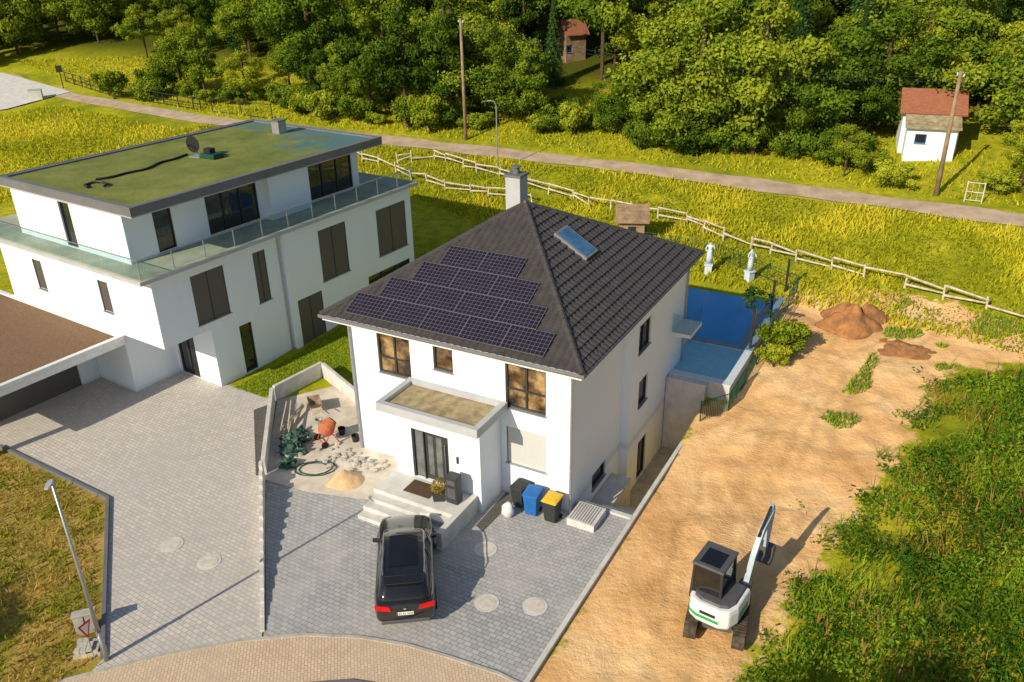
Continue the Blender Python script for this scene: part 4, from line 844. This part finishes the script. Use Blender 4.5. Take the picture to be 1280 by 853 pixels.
s1=shed(32.4,64.8,math.radians(-20),'small white shed with red tiled roof among trees',h=2.9)
mb=MB(); mb.loft([[(-1.9,-3.6,1.95),(1.9,-3.6,1.95),(1.9,-3.6,2.03),(-1.9,-3.6,2.03)],[(-1.9,-1.75,2.75),(1.9,-1.75,2.75),(1.9,-1.75,2.83),(-1.9,-1.75,2.83)]]); mb.obj('lean_to_roof','canopytop',s1)
mb=MB(); wall(mb,'F',-3.2,-1.7,1.7,-.6,1.95,[(-1.1,-.3,.8,1.5)]); wall(mb,'R',1.7,-3.2,-1.73,-.6,1.95); mb.quad((-1.7,-3.2,-.6),(-1.7,-1.73,-.6),(-1.7,-1.73,1.95),(-1.7,-3.2,1.95)); mb.obj('lean_to_wall','white2',s1); window(s1,'F',-3.2,-1.1,-.3,.8,1.5,glass='glassd',frame='bluep')
shed(7.3,98.5,math.radians(25),'small brown hut with red roof half hidden in forest',w=1.2,d=1.1,h=2.9)
mesh_fence('white_gate',[(30.6,54.3,T(30.6,54.3)),(31.5,53.8,T(31.5,53.8))],1.4,'white metal garden gate beside the pole','concl',cat='gate',step=1.3,rails=(.1,.5,.95),vert=.3,post=.04)
x,y=W(-7.6,25.9); e=thing('wooden_playhouse',(x,y,T(x,y)),-PH+.4,'small wooden playhouse with shingled gable roof','playhouse')
mb=MB(); mb.box(-.8,.8,-.7,.7,-.2,1.7); mb.add([(-.8,-.7,1.7),(-.8,.7,1.7),(-.8,0,2.4),(.8,-.7,1.7),(.8,.7,1.7),(.8,0,2.4)],[(0,1,2),(3,5,4)]); mb.obj('cabin','polewood',e)
mb=MB()
for s in (-1,1):
    for k in range(5):
        f0,f1=k/5,(k+1)/5; yy0=s*1.0*(1-f0);yy1=s*1.0*(1-f1); za=1.5+.95*f0; zb=1.5+.95*f1
        mb.loft([[(-1.1,yy0,za),(1.1,yy0,za),(1.1,yy0,za+.1),(-1.1,yy0,za+.1)],[(-1.1,yy1,zb),(1.1,yy1,zb),(1.1,yy1,zb+.04),(-1.1,yy1,zb+.04)]])
mb.obj('roof','polewood',e); mb=MB(); mb.box(-.25,.25,-.72,-.701,.1,1.2); mb.obj('door','dark',e)
def statue(x,y,rot,label,arm):
    e=thing('garden_statue',(x,y,1.29),rot,label,'statue','white stone statues by the pool'); e.scale=(.95,.95,.95)
    mb=MB(); mb.box(-.28,.28,-.28,.28,0,.12); mb.box(-.22,.22,-.22,.22,.1201,.75); mb.box(-.27,.27,-.27,.27,.7501,.84); mb.obj('pedestal','stone',e,bevel=.01)
    vs=[(0,0,.78,.13),(0,-.01,1.0,.11),(0,0,1.18,.14),(0,0,1.27,.055),(0,-.01,1.40,.095),(.08,0,.62,.09),(.09,-.04,.36,.06),(.09,0,.06,.045),(.10,-.1,.02,.035),(-.08,0,.62,.09),(-.08,.03,.36,.06),(-.08,.06,.06,.045),(-.09,-.03,.02,.035),(.2,0,1.17,.05),(.3,-.05,.98,.042),(.22,-.2,.88+.5*arm,.035),(-.2,0,1.17,.05),(-.27,.02,.95,.042),(-.18,-.12,.82,.035)]
    ed=[(0,1),(1,2),(2,3),(3,4),(0,5),(5,6),(6,7),(7,8),(0,9),(9,10),(10,11),(11,12),(2,13),(13,14),(14,15),(2,16),(16,17),(17,18)]
    me=bpy.data.meshes.new('figure'); me.from_pydata([v[:3] for v in vs],ed,[]); me.materials.append(M['stone']); o=bpy.data.objects.new('figure',me); COL.objects.link(o); o.parent=e; o.location.z=.84
    md=o.modifiers.new('skin','SKIN'); sk_=me.skin_vertices[0].data
    for i,v_ in enumerate(vs): sk_[i].radius=(v_[3],v_[3]*.9)
    sk_[0].use_root=True; o.modifiers.new('s','SUBSURF').render_levels=2
    mb=MB(); rings=[]
    for k,(z,r) in enumerate([(.1,.2),(.45,.19),(.8,.16),(.9,.14)]): rings.append([(r*math.cos(i*.52)*(1+.1*math.sin(i*3)),r*math.sin(i*.52)*(.85),z+.84) for i in range(12)])
    mb.loft(rings); mb.obj('drapery','stone',e,smooth=True)
statue(*W(-1.6,23.3),-.3,'white stone figure statue on pedestal with raised arm by the pool',1); statue(*W(.9,23.2),.5,'white stone figure statue on pedestal beside the pool fence',0)
x,y=-55,107.0; e=thing('road_sign',(x,y,T(x,y)),.3,'small dark road sign on a post beside the far road','traffic sign'); mb=MB(); mb.cyl((0,0,0),(0,0,2.6),.06); mb.obj('post','dark',e); mb=MB(); mb.box(-.35,.35,-.08,-.062,1.9,2.7); mb.obj('sign_panel','dark',e)
x,y=-56,102.2; e=thing('utility_cabinet',(x,y,T(x,y)),.3,'pale grey utility cabinet beside the far road','cabinet'); mb=MB(); mb.box(-.7,.7,-.35,.35,0,1.2); mb.obj('housing','concl',e,bevel=.02); mb=MB(); mb.box(-.75,.75,-.4,.4,1.201,1.27); mb.obj('hood','fascialight',e)
# ------------------------------------------------------------------ VEGETATION
def make_crown(seed,h,R,nb,nl,mat,parent,ls=.34,low=.22,pw=.5):
    r=np.random.default_rng(seed); Q=[];Tt=[]
    for i in range(nb):
        u=unit(r.normal(size=3)); f=r.uniform(.35,1.05); zc=h*(low+(1-low)*.5)+u[2]*f*h*(1-low)*.42
        wid=max(math.sin(math.pi*min(max((zc/h+.22)/(1.28),.05),.98)),.2)**pw
        c=np.array([u[0]*f*R*wid,u[1]*f*R*wid,zc]); br=r.uniform(.2,.46)*R*.8
        n=int(nl*(br/(R*.3))**1.5); d=unit(r.normal(size=(n,3))); d[:,2]=np.where(r.random(n)<.5,np.abs(d[:,2]),d[:,2])
        k=r.uniform(.45,1.12,(n,1)); wob=1+.35*np.sin(d[:,:1]*5+i)*np.sin(d[:,1:2]*6+seed)
        P=c+d*k*wob*br*np.array([1,1,.8])
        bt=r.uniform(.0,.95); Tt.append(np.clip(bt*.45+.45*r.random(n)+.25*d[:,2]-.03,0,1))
        Q.append(leaf_quads(P,unit(d+r.normal(size=d.shape)*.6),r.uniform(.5,1.3,n)*ls,.6))
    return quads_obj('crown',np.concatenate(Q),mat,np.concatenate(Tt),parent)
def make_trunk(seed,h,r0,parent,low):
    r=random.Random(seed); mb=MB(); mb.tube([(0,0,-.3),(.05,.03,h*.3),(.12,-.02,h*.6),(0,.1,h*.85)],r0,8)
    for i in range(6):
        t=r.uniform(0,6.28); z=h*r.uniform(.22,.55); mb.cyl((.05,0,z),(math.cos(t)*h*.2,math.sin(t)*h*.2,z+h*.2),r0*.35,r0*.08,5)
    return mb.obj('trunk','bark',parent)
VAR=[]
specs=[(9.5,3.4,28,640,'leaf',.145,.02),(11.5,3.8,32,660,'leaf',.155,.02),(8,3.6,26,640,'leaf',.14,.0),(13.5,3.3,32,600,'leaf',.15,.02),(10,4.5,36,660,'leaf',.155,.0),(8.5,3.3,28,600,'leafy',.125,.0),(10.5,3.6,30,620,'leafy',.13,.0)]
for i,(h,R,nb,nl,mt,ls,low) in enumerate(specs):
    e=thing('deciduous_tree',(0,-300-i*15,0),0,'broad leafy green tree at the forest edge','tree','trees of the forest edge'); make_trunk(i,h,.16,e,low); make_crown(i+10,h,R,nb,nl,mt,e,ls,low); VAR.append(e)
def conifer(seed,h,R):
    e=thing('conifer_tree',(0,-450,0),0,'dark narrow spruce in the forest','tree','trees of the forest edge'); mb=MB(); mb.cyl((0,0,-.3),(0,0,h*.97),.18,.03,7); mb.obj('trunk','bark',e)
    r=np.random.default_rng(seed); n=11000; z=r.uniform(.03,1,n)**1.15; lay=(z*h/.75)%1
    rad=R*(1-z)*(.55+.45*(1-lay))*r.uniform(.4,1.08,n); th=r.uniform(0,6.283,n); th=th+.3*np.sin(th*7+np.floor(z*h/.75)*2)
    P=np.stack([rad*np.cos(th),rad*np.sin(th),z*h-rad*.3],1); nr=unit(np.stack([np.cos(th)*.5,np.sin(th)*.5,np.ones(n)],1)+r.normal(size=(n,3))*.4)
    quads_obj('crown',leaf_quads(P,nr,r.uniform(.09,.2,n),.4),'leafd',r.random(n),e); return e
CON=[conifer(1,13,2.6),conifer(2,11,2.3)]
BUSH=[]
for i in range(3):
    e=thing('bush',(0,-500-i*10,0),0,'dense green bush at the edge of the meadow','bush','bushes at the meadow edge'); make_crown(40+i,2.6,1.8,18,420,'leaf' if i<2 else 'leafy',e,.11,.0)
    mb=MB()
    for k in range(5): mb.cyl((0,0,-.1),(math.cos(k*1.3)*.7,math.sin(k*1.3)*.7,1.3),.05,.02,5)
    mb.obj('stems','bark',e); BUSH.append(e)
used=set()
def put(src,x,y,s=1,sz=1,label=None,dz=0):
    if src.name not in used:
        used.add(src.name); o=src; o.location=(x,y,T(x,y)+dz); o.rotation_euler=(0,0,random.uniform(0,6.28)); o.scale=(s,s,s*sz)
        if label: o['label']=label
        return o
    return copy_thing(src,(x,y,T(x,y)+dz),random.uniform(0,6.28),(s,s,s*sz),label)
FRONT=[(-44,100),(-36,96),(-30,93),(-22,88.5),(-15.5,84),(-10,80.5),(-7.0,78.5),(1.7,76.5),(7,73.5),(12.3,68.5),(18.5,66),(24.7,61.5),(32,56),(45,49),(62,40)]
def front_y(x): return float(np.interp(x,[p[0] for p in FRONT],[p[1] for p in FRONT]))
pts=[]
GLADE=[(8.5,82,8),(-20,100,6),(-42,108,10),(-33,104,7),(-62,118,13),(25,70,5),(7.3,95,4),(30.5,60.5,4),(32.6,64.5,5.2),(35.5,60,3.5),(-1,90,5),(-12,92,5),(-50,128,7),(15,79,4),(38,70,4),(-22,112,5),(-28,98.5,3.5)]
def blocked(x,y):
    r=x/y
    if .448<r<.56 and y<68: return True
    if .055<r<.095 and 73<y<97: return True
    return any((x-g[0])**2+(y-g[1])**2<g[2]**2 for g in GLADE)
manual=[(-9.5,80,1,1.0),(-5.6,79,3,.95),(-1,79.5,4,.95),(2.0,77.5,0,.7),(-13.5,83.5,2,.9),(15.2,67.8,4,1.2),(19.4,66.0,1,1.25),(22.3,64,2,1.1),(12.2,70.5,0,1.0),(17.5,72,3,1.2),(24.6,60.2,5,.5),(38.5,56.5,5,1.0),(42,58,6,1.05),(26.4,65.5,2,.75),(-28.5,93.5,6,.65),(-24,95,5,.7),(-17,86,0,.7)]
for x,y,k,s in manual:
    put(VAR[k],x,y,s,random.uniform(.9,1.1)); pts.append((x,y))
tries=0
while tries<9000 and len(pts)<215:
    tries+=1
    x=random.uniform(-92,92); dy=random.uniform(1.5,52); y=front_y(x)+dy
    if abs(x)>y*.66+4: continue
    if x<-46 and dy<18: continue
    if blocked(x,y): continue
    md=3.2 if dy<24 else 4.6
    if any((x-p[0])**2+(y-p[1])**2<md**2 for p in pts): continue
    pts.append((x,y))
    if (x>22 and dy>12 and random.random()<.4) or random.random()<.06: put(random.choice(CON),x,y,random.uniform(.7,1.25))
    else: put(random.choice(VAR),x,y,random.choice((.5,.65,.8,.9,1.0,1.15,1.3)),random.uniform(.8,1.15))
for i in range(90):
    x=random.uniform(-46,50); y=front_y(x)+random.uniform(-1.0,4)
    if any((x-g[0])**2+(y-g[1])**2<g[2]**2*.4 for g in GLADE) or .448<x/y<.56: continue
    put(random.choice(BUSH),x,y,random.uniform(.4,1.2),random.uniform(.7,1.3))
for x,y,s,l in ((13.7,37.6,.75,'leafy green bush beside the pool fence'),(12.9,36.4,.5,'leafy green bush beside the pool fence'),(-18.5,84.5,1.2,None),(-33,94,.7,None),(36,52.5,.9,None),(26.8,57.2,.8,None)):
    put(BUSH[2],x,y,s,1,l)
e=thing('small_garden_tree',(*W(2.9,16.0),1.25),0,'small thin garden tree on the pool terrace','tree'); mb=MB(); mb.cyl((0,0,0),(.1,0,1.6),.06,.03,7); mb.cyl((.05,0,1.1),(-.4,.2,1.9),.03,.01,5); mb.cyl((.05,0,1.2),(.5,-.2,2.0),.03,.01,5); mb.obj('trunk','bark',e); make_crown(77,3.0,1.0,10,110,'leafd',e,.08,.35)
def scatter(poly,n):
    P=np.array(poly); lo=P.min(0);hi=P.max(0); out=[]; tot=0
    while tot<n:
        q=rng.uniform(lo,hi,(n*2,2)); q=q[sd_poly(q,poly)<0]; out.append(q); tot+=len(q)
    return np.concatenate(out)[:n]
GZ=gz.reshape(len(B),na)
def gh(q):
    a=(q[:,0]-O[0])*U[0]+(q[:,1]-O[1])*U[1]; b_=(q[:,0]-O[0])*V[0]+(q[:,1]-O[1])*V[1]
    i=np.clip(np.searchsorted(A,a)-1,0,len(A)-2); j=np.clip(np.searchsorted(B,b_)-1,0,len(B)-2)
    fa=(a-A[i])/(A[i+1]-A[i]); fb=(b_-B[j])/(B[j+1]-B[j])
    return GZ[j,i]*(1-fa)*(1-fb)+GZ[j,i+1]*fa*(1-fb)+GZ[j+1,i]*(1-fa)*fb+GZ[j+1,i+1]*fa*fb
def nz2(q,s,off=0): return np.array([noise.noise(Vector((x*s,y*s,off))) for x,y in q])
WP=[(5.6,15.0),(6.6,17.2),(8.2,19.2),(9.7,21),(12,24),(15.2,27.3),(18,30.6),(20.6,34.2),(25.5,35.9),(29,37.3),(36,33),(40,20),(25,8),(10,8)]
WPX=[(4.6,15),(5.2,17.5),(7,20.5),(8.5,22.6),(10.8,26),(13.6,29.4),(16.2,32.6),(19,36.5),(25.5,38.5),(30,39),(37,33),(40,20),(25,8),(10,8)]
def keep(q,soft=1.1):
    s=-sd_poly(q,WP); e_=nz2(q,.55,9)*3.2+nz2(q,1.6,19)*1.2
    p=np.clip((s-e_*.9+.4)/soft,0,1)
    return rng.random(len(q))<p
q=scatter(WPX,11000); q=q[keep(q)]; patch=nz2(q,.35,31); q=q[patch>-.38]; sdw=-sd_poly(q,WP); edge=np.clip((sdw+1.2)/3,.25,1)
Q=[];TT=[];Z_=gh(q); cl=nz2(q,.5,7)+.5*nz2(q,.2,8); hs=.55+1.1*(nz2(q,.45,21)+.25)
for k in range(14):
    n=len(q); hh=(rng.uniform(.1,1.0,n)*edge*np.clip(hs,.2,1.4)); off=rng.normal(size=(n,2))*.2
    P=np.stack([q[:,0]+off[:,0],q[:,1]+off[:,1],Z_+hh*.95],1); nr=unit(np.stack([off[:,0]*2,off[:,1]*2,np.full(n,.8)],1)+rng.normal(size=(n,3))*.45)
    Q.append(leaf_quads(P,nr,rng.uniform(.04,.11,n),.45)); TT.append(np.clip(.42+cl*.9+.3*(hh-.5)+rng.normal(size=n)*.16,0,1))
stuff(quads_obj('weed_field',np.concatenate(Q),'weed',np.concatenate(TT)),'tall green weeds covering the ground beside bare soil','weeds')
q=scatter(WPX,34000); q=q[keep(q)]; n=len(q); cl=nz2(q,.4,13); dr_=nz2(q,.28,41)+.4*nz2(q,1.1,43); P=np.stack([q[:,0],q[:,1],gh(q)],1)
k=dr_<.24
stuff(quads_obj('tall_grass',blade_quads(P[k],rng.uniform(.2,.75,k.sum())*(1+.6*cl[k]),rng.uniform(.012,.03,k.sum()),.4),'weed',np.clip(.5+cl[k]*.9+rng.normal(size=k.sum())*.18,0,1)),'tall bright green grass between the weeds','grass')
k=~k; stuff(quads_obj('dry_tall_grass',blade_quads(P[k],rng.uniform(.2,.7,k.sum()),rng.uniform(.012,.03,k.sum()),.45),'dryg',np.clip(.3+rng.normal(size=k.sum())*.25,0,1)),'dry brownish yellow grass among green weeds','grass')
sq=scatter(WP,3600); f=nz2(sq,.3,11)+.4*nz2(sq,1.2,12); sq=sq[(f>.08)&(-sd_poly(sq,WP)>.5)]; n=len(sq); P=np.stack([sq[:,0],sq[:,1],gh(sq)+.45],1)
stuff(quads_obj('seed_head_weeds',blade_quads(P,rng.uniform(.25,.6,n),rng.uniform(.018,.04,n),.15),'spike',rng.random(n)),'reddish brown seed heads standing above green weeds','weeds')
q=scatter([(13,31),(16,31),(20,35),(26,37),(28,38),(22,43),(18,37)],14000); q=q[nz2(q,.45,5)>.18]; n=len(q); P=np.stack([q[:,0],q[:,1],gh(q)],1)
stuff(quads_obj('sparse_grass',blade_quads(P,rng.uniform(.08,.3,n),rng.uniform(.012,.035,n),.5),'weed',rng.random(n)),'sparse green grass patches on sandy soil','grass')
q=scatter([(-16,72),(-3,58),(6,50),(17,42),(30,33),(48,25),(55,36),(33,50),(20.8,57.5),(10,64),(0,69.5),(-12,76.5),(-30,87),(-34,84)],70000); d=sd_line(q,PATH); q=q[d>1.3]; n=len(q); P=np.stack([q[:,0],q[:,1],gh(q)-.03],1); cl=nz2(q,.18,1)+.5*nz2(q,.7,17)
stuff(quads_obj('meadow_grass',blade_quads(P,rng.uniform(.1,.4,n)*(1+cl),rng.uniform(.03,.08,n),.5),'grassb',np.clip(.48+cl*1.0+rng.normal(size=n)*.18,0,1)),'tall sunlit yellow green meadow grass','grass')
q=scatter([(-30,89),(-12,79.5),(1,72.5),(12,66),(24,58.5),(34,52.5),(38,60),(26,72),(12,84),(-8,84),(-24,100),(-48,120),(-70,125),(-50,104)],20000); d=sd_line(q,PATH); q=q[d>1.4]; n=len(q); P=np.stack([q[:,0],q[:,1],gh(q)-.03],1)
stuff(quads_obj('verge_grass',blade_quads(P,rng.uniform(.12,.4,n),rng.uniform(.04,.1,n),.5),'grassb',np.clip(rng.normal(size=n)*.2+.45,0,1)),'yellow green grass below the forest trees','grass')
q=scatter([(-60,96),(-52,99),(-34,86),(-24,81),(-30,70),(-50,66)],20000); n=len(q); P=np.stack([q[:,0],q[:,1],gh(q)-.03],1); cl=nz2(q,.15,1)
stuff(quads_obj('field_grass',blade_quads(P,rng.uniform(.12,.4,n),rng.uniform(.04,.1,n),.5),'grassb',np.clip(.45+cl*.8+rng.normal(size=n)*.15,0,1)),'rough yellow green grass field behind the flat-roofed house','grass')
q=scatter([(-22.7,31.0),(-16.5,27.2),(-13.2,19.0),(-14,18),(-20,15),(-30,22),(-30,32)],16000); n=len(q); cl=nz2(q,.5,4); P=np.stack([q[:,0],q[:,1],gh(q)],1)
k=cl<.05
stuff(quads_obj('dry_verge_grass',blade_quads(P[k],rng.uniform(.06,.3,k.sum()),rng.uniform(.012,.035,k.sum()),.6),'dryg',np.clip(.4-cl[k]+rng.normal(size=k.sum())*.2,0,1)),'dry orange brown grass and herbs on the verge','grass')
k=~k; stuff(quads_obj('green_verge_grass',blade_quads(P[k],rng.uniform(.06,.3,k.sum()),rng.uniform(.015,.04,k.sum()),.6),'grassb',rng.random(k.sum())*.5),'green herb patches on the dry verge','grass')
LW=[(-14,36.4),(-12.2,35.5),(-8.6,38.2),(-8.2,44),(-9.6,43)]
q=scatter(LW,9000); n=len(q); P=np.stack([q[:,0],q[:,1],gh(q)],1)
stuff(quads_obj('lawn_grass',blade_quads(P,rng.uniform(.04,.09,n),rng.uniform(.015,.03,n),.4),'weed',.4+rng.random(n)*.5),'short green lawn strip between the two houses','grass')
put(VAR[4],5.0,9.0,.9,.85); put(VAR[1],9.5,6.0,.9,.8); put(VAR[2],14,6,.9,.8); put(VAR[0],-24,13,.9,.8)
# ------------------------------------------------------------------ light, camera
w=bpy.data.worlds.new('World'); scn.world=w; w.use_nodes=True; nt=w.node_tree
sk=N(nt,'ShaderNodeTexSky',sky_type='NISHITA',sun_disc=False); sk.sun_elevation=math.radians(31); sk.sun_rotation=math.radians(223)
L(nt,sk.outputs[0],nt.nodes['Background'].inputs[0]); nt.nodes['Background'].inputs[1].default_value=.10
sd=bpy.data.lights.new('sun','SUN'); sd.energy=5; sd.angle=math.radians(.5); sd.color=(1,.89,.68); so=bpy.data.objects.new('sun',sd); COL.objects.link(so)
az,el=math.radians(43),math.radians(31); dirv=Vector((math.sin(az)*math.cos(el),math.cos(az)*math.cos(el),-math.sin(el)))
so.rotation_euler=dirv.to_track_quat('-Z','Y').to_euler(); so.location=(0,0,60)
cd=bpy.data.cameras.new('camera'); cd.lens=36*1041/1280; cd.sensor_width=36; cd.clip_end=2000; cd.clip_start=.1
co=bpy.data.objects.new('camera',cd); COL.objects.link(co)
co.matrix_world=Matrix.Translation((0,0,20))@Matrix.Rotation(math.radians(90-25.86),4,'X')@Matrix.Rotation(math.radians(-1.06),4,'Z')
scn.camera=co
